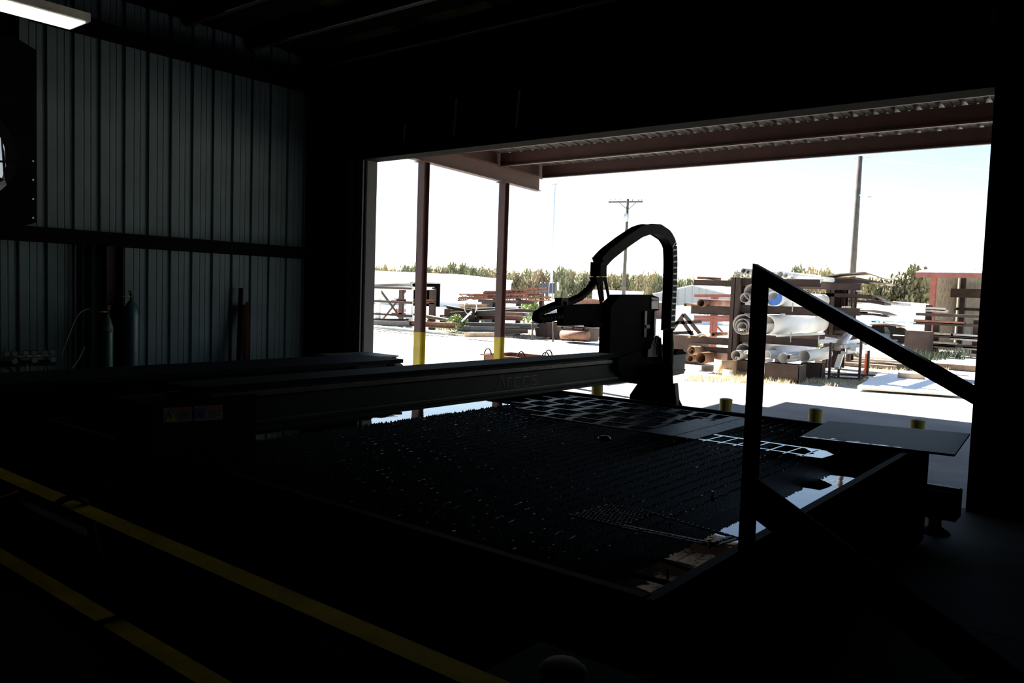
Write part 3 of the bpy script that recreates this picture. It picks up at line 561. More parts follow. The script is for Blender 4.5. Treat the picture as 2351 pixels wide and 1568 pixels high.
# gas cylinders
def cylinder(x0, x1, yt, label, mt, hh, cap):
    X = WX+.42; a = px(x0, 720, X); b = px(x1, 720, X); yy = (a.y+b.y)/2; r = abs(b.y-a.y)/2*.86
    t = thing('gas_cylinder', (X, yy, 0), label, 'gas cylinder', 'gas cylinders by the column')
    zt = px((x0+x1)/2, yt, X).z
    MB().lathe((X, yy, 0), [(r*.9, 0), (r, .03), (r, zt-.18), (r*.9, zt-.1), (r*.6, zt-.03), (r*.32, zt), (r*.3, zt+.02)], 24).build('tank', mt, t)
    if cap: MB().lathe((X, yy, 0), [(r*1.01, zt-.19), (r*.96, zt-.13), (r*.7, zt-.055), (r*.4, zt-.01)], 24).build('painted_shoulder', 'cover', t)
    v = MB().lathe((X, yy, zt+.02), [(.016, 0), (.016, .07), (.03, .075), (.03, .085), (.008, .09), (.008, .1), (.035, .102), (.035, .115)], 12).build('valve', 'brass', t)
    MB().cyl((X, yy, zt+.06), (X, yy-.14, zt+.06), .012, 8).build('valve_outlet', 'brass', v)
    MB().box(X-.1, X+r+.006, yy-r-.006, yy+r+.006, .62, .635).build('chain', 'lip', t) if False else MB().lathe((X, yy, .6), [(r+.002, 0), (r+.008, .004), (r+.008, .014), (r+.002, .018)], 24).build('chain', 'lip', t)
    return X, yy, zt
X, ya_, za_ = cylinder(281, 321, 692, 'dark teal gas cylinder with brass valve in front of bright ribbed wall', 'tankb', 1.5, False)
X, yb_, zb_ = cylinder(233, 261, 727, 'slimmer green gas cylinder with pale shoulder in front of the column', 'tank', 1.3, True)
# gauge manifold with hoses
X = WX+.3
t = thing('gas_manifold', (X, px(60, 812, X).y, .5), 'gas manifold with a row of pressure gauges on the side wall', 'gas manifold')
MB().tube([px(-60, 822, X), px(128, 815, X)], .02, 8).build('manifold_pipe', 'brass', t); MB().tube([px(-60, 838, X-.05), px(125, 832, X-.05)], .035, 8).build('manifold_body', 'blackm', t)
for x, y in ((16, 812), (34.5, 812), (60, 811), (79, 810), (103, 809.5), (121, 808.5)):
    p = px(x, y, X+.03); d = (EYE-p); d.z = 0; d.normalize(); gq = MB().cyl(p-d*.03, p, .036, 16).build('gauge', 'black', t); MB().cyl(p, p+d*.003, .031, 16).build('dial', 'dial', gq)
for x, y in ((34, 829), (79.5, 827), (122, 825.5)):
    p = px(x, y, X+.05); d = V((1, -.3, 0)).normalized(); MB().cyl(p-d*.06, p+d*.02, .03, 14).build('regulator_knob', 'dial', t)
def hose(pts, r, mt, lab, Xh=None):
    Xh = Xh or WX+.35; P = [px(x, y, Xh) for x, y in pts]; S = []
    for i in range(len(P)-1):
        p0, p1, p2, p3 = P[max(i-1, 0)], P[i], P[i+1], P[min(i+2, len(P)-1)]
        for k in range(6):
            t_ = k/6; S.append(.5*((2*p1)+(p2-p0)*t_+(2*p0-5*p1+4*p2-p3)*t_**2+(3*p1-p0-3*p2+p3)*t_**3))
    S.append(P[-1]); o = MB().tube(S, r, 6).build('gas_hose', mt, t); o['label'] = lab
hose(((62, 836), (60, 850), (66, 862), (80, 872), (95, 877), (115, 877), (140, 868), (160, 850), (178, 828), (194, 796)), .011, 'hosel', 'pale hose looping from the gauges up towards the cylinders')
hose(((140, 815), (150, 790), (160, 765), (172, 735), (186, 716), (205, 709)), .008, 'hosel', 'thin dark hose rising from the manifold to the slim cylinder valve')
hose(((8, 850), (14, 880), (18, 905), (14, 925), (2, 930)), .009, 'hosel', 'short hose hanging below the manifold at the picture edge')
hose(((12, 842), (26, 850), (34, 868), (30, 890)), .012, 'hose', 'black hose dropping from the manifold')
hose(((106, 840), (100, 855), (94, 868)), .012, 'brass', 'short brass-coloured hose tail below the last gauge')
# stock leaning in the corner
for x0, x1, y0, mt, lab in ((553, 547, 662, 'black', 'tall black bar leaning against the side wall'), (568, 569, 694, 'dred', 'dark red bar leaning beside the black one'), (558, 560, 700, 'brown', 'short brown bar leaning between the black and red bars')):
    p = px(x0, y0, WX+.1); b = px(x1, 850, WX+.3); b = p+(b-p)*((p.z-.0)/(p.z-b.z)); one('leaning_bar', MB().bar(V((b.x, b.y, .02)), p, .06, .045), mt, lab, 'metal bar')
# door track above the near jamb
t = thing('door_track', (JR+.2, WY-.08, 3.4), 'overhead door track by the near jamb with an orange patch', 'door track')
MB().box(JR+.16, JR+.2, WY-.12, WY-.05, 2.0, 4.9).build('track', 'black', t)
a = py(2281, 22, WY-.13); b = py(2281, 48, WY-.13); MB().box(a.x-.02, a.x+.02, WY-.13, WY-.122, b.z, a.z).build('orange_patch', 'yellowd', t)
a = py(2281, 52, WY-.13); b = py(2281, 92, WY-.13); MB().box(a.x-.014, a.x+.02, WY-.13, WY-.122, b.z, a.z).build('reddish_patch', 'rustr', t)  # reddish-brown patch on the track, below the orange one
# small pale object at the bottom edge
p = pz(1290, 1568, .95); one('cloth_lump', MB().lathe(p, [(.02, 0), (.05, .01), (.055, .03), (.04, .045), (.01, .05)], 12), 'woodd', 'dim straw-coloured lump at the bottom edge of the picture', 'cloth')
one('pedestal', MB().box(-.8, -.55, .95, 1.1, .0, .95).box(-.86, -.5, .9, 1.14, .9, .95) if False else MB().box(p.x-.14, p.x+.14, p.y-.12, p.y+.12, .0, .92).box(p.x-.16, p.x+.16, p.y-.14, p.y+.14, .92, .949), 'black', 'black pedestal under the straw-coloured lump', 'pedestal')
# ================================================================== YARD
def pipeY(x, y, rp, Y0, xe, mt, label, group=None, wall=.08, cat='pipe', name='steel_pipe', L=None, nest=None):
    c = py(x, y, Y0); r = rp*dep(c)/F
    if L is None: L = max(.4, yend(xe, y, c.x)-Y0)
    m = MB().pipe(c, c+V((0, L, 0)), r, wall, 22); o = one(name, m, mt, label, cat, group)
    return c, r, L
RY = 18.65
# ---- cantilever pipe rack
rk = thing('pipe_rack', (py(1692, 850, RY).x, RY+.3, 0), 'brown cantilever pipe rack loaded with pipes behind the handrail', 'rack')
RX0, RX1 = py(1674, 740, RY).x, py(1693, 740, RY).x
def icol(xa, xb, y0, d, z1, par, nm='column', mt='rackb'):
    xm = (xa+xb)/2; MB().box(xa, xb, y0, y0+.025, 0, z1).box(xa, xb, y0+d-.025, y0+d, 0, z1).box(xm-.01, xm+.01, y0, y0+d, 0, z1).build(nm, mt, par)
ztop = py(1692, 637, RY).z
icol(RX0, RX1, RY, .42, ztop, rk); icol(RX0, RX1, RY+3.2, .42, ztop, rk)
def arm(x0, x1, yt, yb, Y=RY+.12, d=.16):
    xa, xb = py(x0, (yt+yb)/2, Y).x, py(x1, (yt+yb)/2, Y).x; xm = (x0+x1)/2; za, zb = py(xm, yt, Y).z, py(xm, yb, Y).z
    for Yq in (Y, Y+3.2): MB().box(xa, xb, Yq, Yq+d, zb, zb+.015).box(xa, xb, Yq, Yq+d, za-.015, za).box(xa, xb, Yq+.01, Yq+.022, zb, za).build('arm', 'rackb', rk)
for a in ((1592, 1678, 643, 656), (1586, 1676, 702, 722), (1584, 1672, 774, 790), (1578, 1670, 796, 808), (1700, 1885, 640, 657), (1700, 1883, 703, 722), (1698, 1878, 774, 791)): arm(*a)
for x, y0, y1 in ((1822, 621, 640), (1884, 632, 650), (1819, 695, 716), (1815, 762, 786), (1879, 770, 790), (1592, 627, 644)):
    p = py(x, y0, RY+.1); q = py(x, y1, RY+.1); MB().cyl((q.x, q.y, q.z), (q.x, q.y, p.z), .012, 6).build('arm_stop', 'galv', rk)
pg = 'pipes on the brown rack'
PL = [
 (1717, 624, 4, 1800, 'greyp', 'small open pipe on the rack top beside the dark one'), (1706.5, 621.5, 5.6, 1790, 'greyp', 'dark open pipe end on top of the rack, next to the column'),
 (1729, 623.5, 3.6, 1840, 'greyp', 'thin pipe on the rack top just left of the handrail post'), (1790, 630, 8, 1880, 'whitep', 'long pale pipe on the rack top sloping right of the handrail post'), (1803, 632, 6, 1912, 'whitep', 'thinner pale pipe sticking out farthest on the rack top'),
 (1726, 671, 19, 1800, 'greyp', 'wide thin-walled pipe high on the rack behind the handrail post'), (1710, 684, 11.6, 1790, 'greyp', 'medium grey pipe end on the second rack level'),
 (1774, 686, 17, 1890, 'whitep', 'big pale pipe behind the blue cap'), (1705, 745, 23.5, 1800, 'greyp', 'large pipe with smaller pipes nested inside it'), (1757, 746, 23.5, 1896, 'whitep', 'largest pale pipe on the third rack level, right of the post'),
 (1609, 695.5, 9.2, 1676, 'rust', 'rusty open pipe on the left arm of the rack'), (1573, 699.5, 4, 1598, 'tan', 'thin tan pipe protruding left of the rusty pipe'),
 (1576.5, 773, 2.4, 1602, 'tan', 'thin tan rod lowest-left on the rack arm'), (1606, 769, 3.4, 1628, 'whitep', 'short pale tube on the left rack arm'), (1637, 767.5, 4.2, 1668, 'rust', 'dark short tube near the rack column'), (1602, 772, 2.4, 1622, 'tan', 'thin tan rod between the short tubes')]
for x, y, rp, xe, mt, lab in PL: pipeY(x, y, rp, RY-.15 if x > 1700 else RY-.05, xe, mt, lab, pg)
c, r, L = pipeY(1703.5, 749, 17.5, RY-.13, 1790, 'greyp', 'second pipe nested inside the large rack pipe', pg); pipeY(1703, 752, 12, RY-.12, 1780, 'greyp', 'innermost ring nested in the large rack pipe', pg)
pipeY(1697, 757, 2.6, RY-.3, 1770, 'whitep', 'thin white tube inside the nested pipes', pg); pipeY(1710, 760, 3.6, RY-.2, 1770, 'tan', 'thin tan tube inside the nested pipes', pg)
pipeY(1750, 755, 12, RY-.1, 1850, 'whitep', 'pale pipe lying inside the largest rack pipe', pg)
# blue cap
c = py(1778, 684, RY-.2); r = 17.5*dep(c)/F
one('plastic_wrap', MB().prism([c+V((r*math.cos(R(t)), 0, r*math.sin(R(t)))) for t in (20, 0, -25, -50, -75, -100, -130, -160, -185, -150)]+[c+V((-.05, 0, -.04)), c+V((.02, 0, -.02)), c+V((.1, 0, .12))], (0, .03, 0)), 'blue', 'torn blue plastic wrap hanging on the pale rack pipe end', 'plastic wrap')
# flat bar under the largest pipe
a = pd(1782, 771, 19.6); one('flat_bar', MB().bar(py(1782, 771, RY+.0), py(1893, 766, RY+.9), .03, .05), 'whitep', 'pale flat bar lying under the largest rack pipe', 'metal bar')
a = py(1790, 722, RY); one('channel_section', MB().bar(py(1795, 721.5, RY+.1), py(1848, 721, RY+.7), .1, .04), 'galv', 'galvanized channel lying on top of the largest rack pipe', 'metal bar')
one('square_tube', MB().bar(py(1682, 627, RY), py(1730, 627, RY+.5), .12, .07), 'greyp', 'pale square tube laid across the rack top', 'metal bar')
one('rusty_rod', MB().cyl(py(1600, 637, RY), py(1655, 641, RY+.4), .035, 8), 'rust', 'rusty rod lying on the upper left rack arm', 'metal bar')
# ground level pipes and bins
lg = 'pipes stacked low by the rack'
for x, y, rp, Y0, xe, mt, lab in ((1587.5, 805, 10, 18.3, 1612, 'tan', 'tan pipe end with a smaller pipe inside, low left of the rack'), (1588, 807, 5.4, 18.26, 1606, 'rust', 'small rusty pipe inside the tan pipe end'), (1608.5, 822, 13, 18.2, 1668, 'rust', 'wide rusty pipe low on the left of the rack'),
    (1584, 823, 8, 18.6, 1640, 'rust', 'dark rusty pipe half hidden low on the left'), (1706, 806, 17, 18.6, 1790, 'greyp', 'wide dark pipe on the low pile behind the grey pipe'), (1689, 816, 11.5, 18.2, 1745, 'greyp', 'grey pipe on the low pile left of the handrail post'), (1690, 823, 3.4, 18.15, 1720, 'galv', 'small tube inside the low grey pipe'),
    (1711, 809, 4, 18.0, 1745, 'whitep', 'thin white tube lying on the low grey pipe'), (1759, 816, 11, 18.3, 1845, 'whitep', 'pale pipe on the low pile just right of the post'), (1772, 808, 13, 18.9, 1862, 'whitep', 'upper pale pipe of the low pile'), (1798, 822, 12, 18.2, 1878, 'whitep', 'pale pipe with dark open end in the steel trough'),
    (1809, 819.5, 5.6, 18.0, 1830, 'greyp', 'short grey tube lying against the open pale pipe'), (1846, 818, 14, 18.9, 1898, 'whitep', 'pale pipe at the far right of the low pile'), (1754, 828, 5, 17.9, 1770, 'whitep', 'short white tube in front of the low pile')):
    pipeY(x, y, rp, Y0, xe, mt, lab, lg)
def trough(x0, y0, x1, y1, Y, d, lab):
    ym, xm = (y0+y1)/2, (x0+x1)/2; xa, xb = py(x0, ym, Y).x, py(x1, ym, Y).x; za, zb = 0, py(xm, y0, Y).z
    t = thing('steel_trough', ((xa+xb)/2, Y+d/2, 0), lab, 'trough', 'steel troughs under the pipes'); w_ = .015
    for a in ((xa, xb, Y, Y+w_), (xa, xb, Y+d-w_, Y+d), (xa, xa+w_, Y, Y+d), (xb-w_, xb, Y, Y+d)): MB().box(*a, za, zb).build('side', 'rackb', t)
    MB().box(xa, xb, Y, Y+d, 0, .02).build('bottom', 'rackb', t)
trough(1755, 836, 1834, 870, 17.75, .5, 'dark brown steel trough in front, holding the pale pipe ends'); trough(1838, 834, 1886, 858, 18.9, .3, 'dark brown steel trough at the right end of the pile')
trough(1682, 828, 1740, 852, 18.25, .4, 'dark steel trough left of the handrail post')
c = py(1657, 855, 18.0); c.z = 0; m = MB(); n = 14; rr = .27
pts = [(c.x+rr*math.cos(R(180+180*i/n)), c.y+.2+rr*math.sin(R(180+180*i/n))) for i in range(n+1)]; z1 = py(1657, 826, 18.0).z
m.add([(x, y, .03) for x, y in pts]+[(x, y, z1) for x, y in pts]+[(c.x+(x-c.x)*.95, y+.012, .03) for x, y in pts]+[(c.x+(x-c.x)*.95, y+.012, z1) for x, y in pts], [f for i in range(n) for f in ((i, i+1, n+2+i, n+1+i), (2*n+2+i, 3*n+3+i, 3*n+4+i, 2*n+3+i), (n+1+i, n+2+i, 3*n+4+i, 3*n+3+i))], True)
one('half_pipe', m, 'tan', 'brown half-round pipe section standing on edge in the grass', 'metal offcut')
p = py(1670, 862, 17.9); one('concrete_block', MB().box(p.x-.08, p.x+.08, p.y-.1, p.y+.1, 0, .14), 'whitep', 'small white block on the grass below the half-round pipe', 'block')
for x, y, L, lab in ((1700, 862, .9, 'dark timber on the ground before the low pipes'), (1640, 852, .7, 'flat bar on the ground under the rusty pipes')):
    p = pz(x, y); one('ground_timber', MB().box(p.x-L/2, p.x+L/2, p.y, p.y+.14, 0, .1), 'woodd', lab, 'timber')
# trestle
t = thing('trestle', (py(1575, 765, 20.5).x, 20.5, 0), 'rusty triangular steel trestle left of the pipe rack', 'trestle')
for a, b in (((1570, 722), (1540, 762)), ((1570, 722), (1612, 772)), ((1565, 735), (1590, 770)), ((1545, 742), (1610, 738)), ((1540, 765), (1590, 763))): MB().bar(py(*a, 20.5), py(*b, 20.5), .06, .09).build('brace', 'rackb', t)
z = py(1575, 770, 20.5).z; x = py(1575, 770, 20.5).x; MB().box(x-.5, x+.6, 20.3, 20.7, 0, z).build('base_crate', 'rackb', t)
t = thing('painted_frame', (py(1620, 770, 23).x, 23, 0), 'red-orange steel frame standing behind the left rack arms', 'steel frame')
for x in (1633, 1641): MB().box(py(x, 740, 23).x-.05, py(x, 740, 23).x+.05, 23, 23.1, 0, py(x, 676, 23).z).build('upright', 'redtrim', t)
for y in (679, 728, 735): a, b = py(1595, y, 23), py(1676, y, 23); MB().bar(a, b, .07, .09).build('rail', 'redtrim', t)
MB().bar(py(1645, 748, 23), py(1660, 764, 23), .05, .05).build('strut', 'redtrim', t)
# sign
t = thing('yard_sign', (py(1620, 720, 24).x, 24, 0), 'white sign board with dark lettering beyond the rack arm', 'sign')
MB().box(py(1588, 716, 24).x, py(1650, 716, 24).x, 24, 24.03, py(1620, 722.5, 24).z, py(1620, 709.5, 24).z).build('board', 'white', t)
for x in (1592, 1646): MB().cyl((py(x, 716, 24).x, 24.05, 0), (py(x, 716, 24).x, 24.05, py(1620, 712, 24).z), .03, 8).build('sign_post', 'galv', t)
cvd = bpy.data.curves.new('lettering', 'FONT'); cvd.body = 'Blue'; cvd.size = .155; cvd.extrude = .002; tmp = bpy.data.objects.new('tmp', cvd); C.objects.link(tmp)
me = bpy.data.meshes.new_from_object(tmp.evaluated_get(bpy.context.evaluated_depsgraph_get())); bpy.data.objects.remove(tmp); me.materials.append(M['navy'])
p = py(1604, 721.5, 23.99); o = inst('lettering', me, t, p-t.location, (R(90), 0, 0)); o.scale = (1.3, 1, 1)
p = py(1595, 716, 23.99); MB().box(p.x-.06, p.x+.05, 23.985, 23.99, p.z-.06, p.z+.05).build('emblem', 'navy', t)
# ---- second rack with sheets
QY = 22.5
r2 = thing('sheet_rack', (py(1912, 820, QY).x, QY, 0), 'dark brown rack of sagging metal sheets behind the pipes', 'rack')
for x0, x1, Yq in ((1893, 1912, QY), (1917, 1937, QY+.3), (1946, 1958, QY+2.2)):
    xa, xb = py(x0, 740, Yq).x, py(x1, 740, Yq).x; icol(xa, xb, Yq, .3, py(x0, 640, Yq).z, r2)
for y, x0, x1 in ((641, 1880, 1960), (674, 1878, 2000), (712, 1890, 1990), (757, 1890, 1970), (790, 1890, 1985)):
    for Yq in (QY+.1, QY+2.3): a, b = py(x0, y, Yq), py(x1, y, Yq); MB().box(a.x, b.x, Yq, Yq+.12, a.z-.09, a.z).build('shelf_arm', 'rackb', r2)
def sheet(pts, Y, d, mt, lab, th=.03, grp='sheets on the dark rack'):
    P = [py(x, y, Y) for x, y in pts]; m = MB()
    for a, b in zip(P, P[1:]): m.prism([a, b, b+V((0, 0, -th)), a+V((0, 0, -th))], (0, d, 0))
    return one('metal_sheet', m, mt, lab, 'metal sheet', grp)
sheet([(1886, 634), (1930, 628), (1985, 624), (2010, 632), (2026, 638)], QY, 1.2, 'wood', 'uppermost bent sheet on the dark rack', .03)
sheet([(1890, 637), (1960, 636), (2000, 644), (2036, 651)], QY+.2, .6, 'tan', 'long tan sheet drooping at the rack top', .06)
sheet([(1935, 645), (1980, 646), (2034, 651)], QY, 1.0, 'wood', 'lower tan sheet overhanging from the rack top', .03)
sheet([(1918, 641), (1975, 643), (1996, 646)], QY-.1, .3, 'rackb', 'dark sheet edge tucked under the top sheets', .08)
sheet([(1886, 673), (1960, 674), (2004, 680)], QY, .8, 'rackb', 'flat dark sheet on the second shelf', .09)
sheet([(1970, 679), (2004, 678), (2024, 687)], QY+.3, .5, 'wood', 'pale plank end on the second shelf', .03)
sheet([(1948, 688), (2000, 690), (2030, 696)], QY, .7, 'rackb', 'dark sheet below the second shelf', .06)
sheet([(1990, 688), (2030, 690), (2063, 696)], QY+.2, .5, 'tan', 'longest pale sheet poking right from the rack', .03)
sheet([(1932, 711), (1990, 712), (2020, 716), (2040, 723)], QY, .9, 'wood', 'wavy pale sheet on the third shelf', .035)
sheet([(1945, 716), (2005, 720), (2036, 724)], QY-.05, .3, 'rackb', 'dark sheet below the wavy pale one', .05)
sheet([(1998, 744), (2040, 744), (2068, 749)], QY+.3, .5, 'tan', 'thin tan sheet above the dark pickup', .03)
for x, y, k in ((1972, 671, 0), (1998, 686, 1)):
    p = py(x, y, QY+.2); one('sandbag', MB().lathe(p, [(.05, 0), (.09, .02), (.07, .06), (.02, .075)], 8), 'whitep', ['white bundle on the second shelf of the dark rack', 'white bundle on the sheet below the second shelf'][k], 'bundle')
# timber blocks row on the shelf
for k in range(4): p = py(1934+k*5, 709, QY); one('spacer_block', MB().box(p.x-.02, p.x+.02, p.y, p.y+.1, p.z-.02, p.z+.07), 'whitep', ['first', 'second', 'third', 'fourth'][k]+' pale spacer block from the left on the third shelf', 'block', 'spacer blocks')
# ---- scrap pile and tube frame
rn = random.Random(11)
SY = 19.6
scr = (((1895, 778), (1965, 788), 'pale board lying across the scrap heap'), ((1930, 785), (1951, 761), 'pale offcut pointing up from the scrap heap'), ((1938, 788), (1952, 766), 'second pale offcut leaning up from the scrap heap'), ((1922, 802), (1930, 776), 'white angle standing in the scrap heap'),
  ((1935, 788), (1975, 781), 'pale strip across the top of the scrap heap'), ((1921, 845), (1933, 808), 'white slanting leg below the scrap heap'), ((1932, 811), (1965, 808), 'pale plank low in the scrap heap'), ((1950, 800), (1972, 818), 'bent pale strip at the right of the scrap heap'), ((1885, 806), (1905, 800), 'rag-like pale scrap at the left of the heap'), ((1880, 784), (1935, 782), 'thin light strip reaching left of the heap'), ((1940, 796), (1990, 790), 'pale board right of the scrap heap'), ((1960, 802), (1998, 800), 'short white board behind the orange delineator'))
for a, b, lab in scr: one('scrap_offcut', MB().bar(py(*a, SY+rn.random()*.4), py(*b, SY+.3+rn.random()*.5), .12, .06+.05*rn.random()), rn.choice(['whitep', 'whitep', 'wood']), lab, 'scrap metal', 'pieces in the scrap heap')
for k in range(6):
    p = py(1928+k*8, 795+rn.random()*12, SY+.2); one('scrap_chunk', MB().bar(p, p+V((.15+.1*rn.random(), .2, .05)), .1, .08), rn.choice(['whitep', 'galv', 'woodd']), ['first', 'second', 'third', 'fourth', 'fifth', 'sixth'][k]+' small chunk from the left in the scrap heap', 'scrap metal', 'chunks in the scrap heap')
for k, (x0, x1, y) in enumerate(((1885, 1930, 795), (1890, 1925, 802), (1895, 1940, 788))): one('scrap_rod', MB().bar(py(x0, y+5, SY+.6), py(x1, y-4, SY+.9), .08, .05), 'woodd', ['dark bar in the shade left of the scrap heap', 'lowest dark bar left of the scrap heap', 'upper dark bar behind the scrap heap'][k], 'scrap metal')
t = thing('tube_frame', (py(1945, 868, 18.2).x, 18.4, 0), 'small rectangular steel tube stand in front of the scrap heap', 'stand')
def gpt(x, y): p = pz(x, y); return p
fa, fb, fc = pz(1903, 872), pz(1972, 876), pz(1991, 869); fd = fa+(fc-fb)
for p, yt in ((fa, 786), (fb, 776), (fc, 786), (fd, 800)):
    q = proj = None; zt = 1.8-(1.8)*0; 
    zt = py(1903 if p is fa or p is fd else (1972 if p is fb else 1990), yt, p.y).z; MB().box(p.x-.025, p.x+.025, p.y-.025, p.y+.025, 0, zt).build('leg', 'rackb', t)
for a, b in ((fa, fb), (fb, fc), (fc, fd), (fd, fa)): MB().bar(a+V((0, 0, .06)), b+V((0, 0, .06)), .04, .04).build('base_rail', 'rackb', t)
MB().bar(fa+V((-.2, .1, .12)), fc+V((.2, -.1, .1)), .04, .04).build('cross_rail', 'rackb', t)
p = pz(1988, 856); dl = thing('delineator', (p.x, p.y, 0), 'orange traffic delineator behind the tube stand', 'delineator')
MB().lathe((p.x, p.y, 0), [(.09, 0), (.085, .05), (.05, .1), (.045, .75), (.03, .78)], 14).build('post', 'orange', dl); MB().lathe((p.x, p.y, 0), [(.052, .5), (.053, .51), (.05, .62), (.049, .63)], 14).build('band', 'whitep', dl)
for k, (x, y, L, mt, lab) in enumerate(((1960, 838, 2.2, 'woodd', 'dark beam on the ground behind the tube stand'), (2000, 826, 2.6, 'wood', 'pale board in the low stack right of the stand'), (1985, 832, 2.4, 'wood', 'lower board in the low stack'), (2030, 836, 2.4, 'wood', 'board farthest right in the low stack'), (2045, 842, 2.2, 'woodd', 'long dark board on the bright ground'), (2215, 848, 3.0, 'woodd', 'dark board on the ground before the shed'))):
    p = pz(x, y+3); one('ground_board', MB().box(p.x-L/2, p.x+L/2, p.y, p.y+.35, 0, .09+.03*(k % 3)), mt, lab, 'board', 'boards lying in the yard')
# flat plate on the ground
q = [pz(1968, 896, .0), pz(2198, 912, .0), pz(2170, 870, 0), pz(2016, 866, 0)]
one('ground_plate', MB().prism([V((p.x, p.y, .02)) for p in q], (0, 0, .07)), 'whitep', 'wide sunlit steel plate lying on the gravel beyond the handrail', 'steel plate')
a, b = pz(2061, 866, .1), pz(2123, 870, .1); one('timber', MB().bar(V((a.x, a.y, .15)), V((b.x, b.y, .15)), .16, .12), 'wood', 'short timber lying on the sunlit steel plate', 'timber')
# ---- open shed on the right
HYs = 37.5
sx0, sx1 = py(2133, 700, HYs).x, py(2133, 700, HYs).x+9; sz1 = py(2150, 638, HYs).z
sh = thing('open_shed', ((sx0+sx1)/2, HYs+3, 0), 'open-fronted metal shed with red trim and white roof', 'shed')
MB().prism([(sx0-.5, HYs-.4, sz1+.18), (sx0-.5, HYs+6, sz1+.62), (sx0-.5, HYs+6, sz1+.68), (sx0-.5, HYs-.4, sz1+.24)], (sx1-sx0+1, 0, 0)).build('roof', 'white', sh)
for k in range(14): x = sx0-.4+k*.7; MB().prism([(x, HYs-.42, sz1+.24), (x, HYs+6, sz1+.68), (x, HYs+6, sz1+.73), (x, HYs-.42, sz1+.29)], (.1, 0, 0)).build('roof_rib', 'white', sh)
MB().box(sx0-.5, sx1+.5, HYs-.42, HYs-.36, sz1, sz1+.2).build('fascia', 'redtrim', sh); MB().box(sx0, sx1, HYs, HYs+.2, sz1-.3, sz1).build('header_beam', 'redtrim', sh) if False else MB().box(sx0, sx1, HYs+4.2, HYs+4.4, sz1-.75, sz1-.35).build('inner_beam', 'rackb', sh)
for x in (sx0, sx0+6.5): MB().box(x, x+.2, HYs, HYs+.25, 0, sz1+.18).build('front_post', 'redtrim', sh)
MB().box(sx0, sx0+.05, HYs+.2, HYs+5.8, 0, sz1+.3).build('end_wall', 'wood', sh)
for x in (sx0+.25, sx0+2): MB().box(x, x+.2, HYs+5.3, HYs+5.5, 0, sz1+.3).build('rear_post', 'rackb', sh)
bw = MB().box(sx0, sx1, HYs+5.9, HYs+5.95, 0, sz1+.4).build('back_wall', 'shedw', sh)
for k in range(26): MB().box(sx0+.1+k*.34, sx0+.16+k*.34, HYs+5.84, HYs+5.9, 0, sz1+.35).build('wall_rib', 'shedw', bw)
MB().box(sx0, sx1, HYs+5.7, HYs+5.85, py(2220, 710, HYs+5.8).z-.06, py(2220, 710, HYs+5.8).z+.06).build('wall_girt', 'rackb', sh)
shp = thing('lumber_rack', (py(2150, 790, 33).x, 33.4, 0), 'low dark rack of long stock in front of the shed', 'rack')
for x in (2128, 2148, 2240): MB().box(py(x, 770, 33).x-.1, py(x, 770, 33).x+.1, 33, 33.2, 0, py(x, 700 if x < 2140 else 735, 33).z).build('upright', 'rackb', shp)
for y in (718, 738, 765, 785): a, b = py(2110, y, 33.1), py(2262, y, 33.1); MB().box(a.x, b.x, 32.6, 33.2, a.z-.1, a.z).build('shelf_arm', 'rackb', shp)
for k, (x0, x1, y, mt, lab) in enumerate(((2126, 2178, 712, 'wood', 'pale bundle on the top of the stock rack'), (2128, 2172, 708, 'greyp', 'grey bundle topmost on the stock rack'), (2100, 2216, 736, 'rustr', 'long red-rust bar on the stock rack'), (2085, 2190, 762, 'wood', 'pale board in the middle of the stock rack'), (2080, 2200, 782, 'wood', 'lower pale board of the stock rack'), (2078, 2195, 789, 'woodd', 'dark board under the pale ones'), (2185, 2255, 768, 'greyp', 'grey channel at the right of the stock rack'), (2182, 2256, 776, 'greyp', 'second grey channel at the right of the stock rack'), (2212, 2262, 798, 'wood', 'pale timber stack beside the shed'), (2200, 2262, 812, 'wood', 'lowest timber beside the shed'), (2085, 2130, 800, 'woodd', 'dark stock low at the left of the stock rack'), (2090, 2180, 806, 'woodd', 'dark stock lowest before the shed'))):
    Yq = 32.75; a, b = py(x0, y, Yq), py(x1, y, Yq); one('stock_bar', MB().bar(a, V((b.x, Yq, a.z-.02)), .3, .1), mt, lab, 'stock', 'long stock before the shed')
p = py(2098, 760, 31.5); boxx = py(2125, 760, 31.5).x
one('steel_crate', MB().box(py(2078, 760, 31.5).x, py(2135, 760, 31.5).x, 31.5, 32.2, 0, py(2100, 760, 31.5).z), 'rackb', 'dark brown steel crate left of the stock rack', 'crate')
# ---- trailer and pickup beyond
TYy = 44.
t = thing('flatbed_trailer', (py(2050, 760, TYy).x, TYy, 0), 'long white trailer with side rails behind the racks', 'trailer')
a, b = py(1960, 740, TYy).x, py(2128, 740, TYy).x
MB().box(a, b, TYy, TYy+2.2, py(2050, 758, TYy).z, py(2050, 742, TYy).z).build('bed', 'polew', t)
for y in (716, 733): MB().box(a, b, TYy-.05, TYy, py(2050, y+3, TYy).z, py(2050, y, TYy).z).build('side_rail', 'white', t)
for x in (1968, 1998, 2024, 2056, 2084, 2112): MB().box(py(x, 740, TYy).x-.06, py(x, 740, TYy).x+.06, TYy-.08, TYy-.02, py(x, 745, TYy).z, py(x, 716, TYy).z).build('stake', 'white', t)
MB().box(a, b, TYy+2.1, TYy+2.15, py(2050, 742, TYy).z, py(2050, 722, TYy).z).build('far_side', 'polew', t)
for x in (2000, 2020, 2100): X = py(x, 760, TYy).x; MB().cyl((X, TYy+.1, .45), (X, TYy+.4, .45), .45, 18).build('wheel', 'hose', t)
Y = 40.; t = thing('pickup_truck', (py(2020, 790, Y).x, Y+.9, 0), 'dark pickup truck parked behind the handrail', 'pickup truck')
X = lambda x: py(x, 770, Y).x
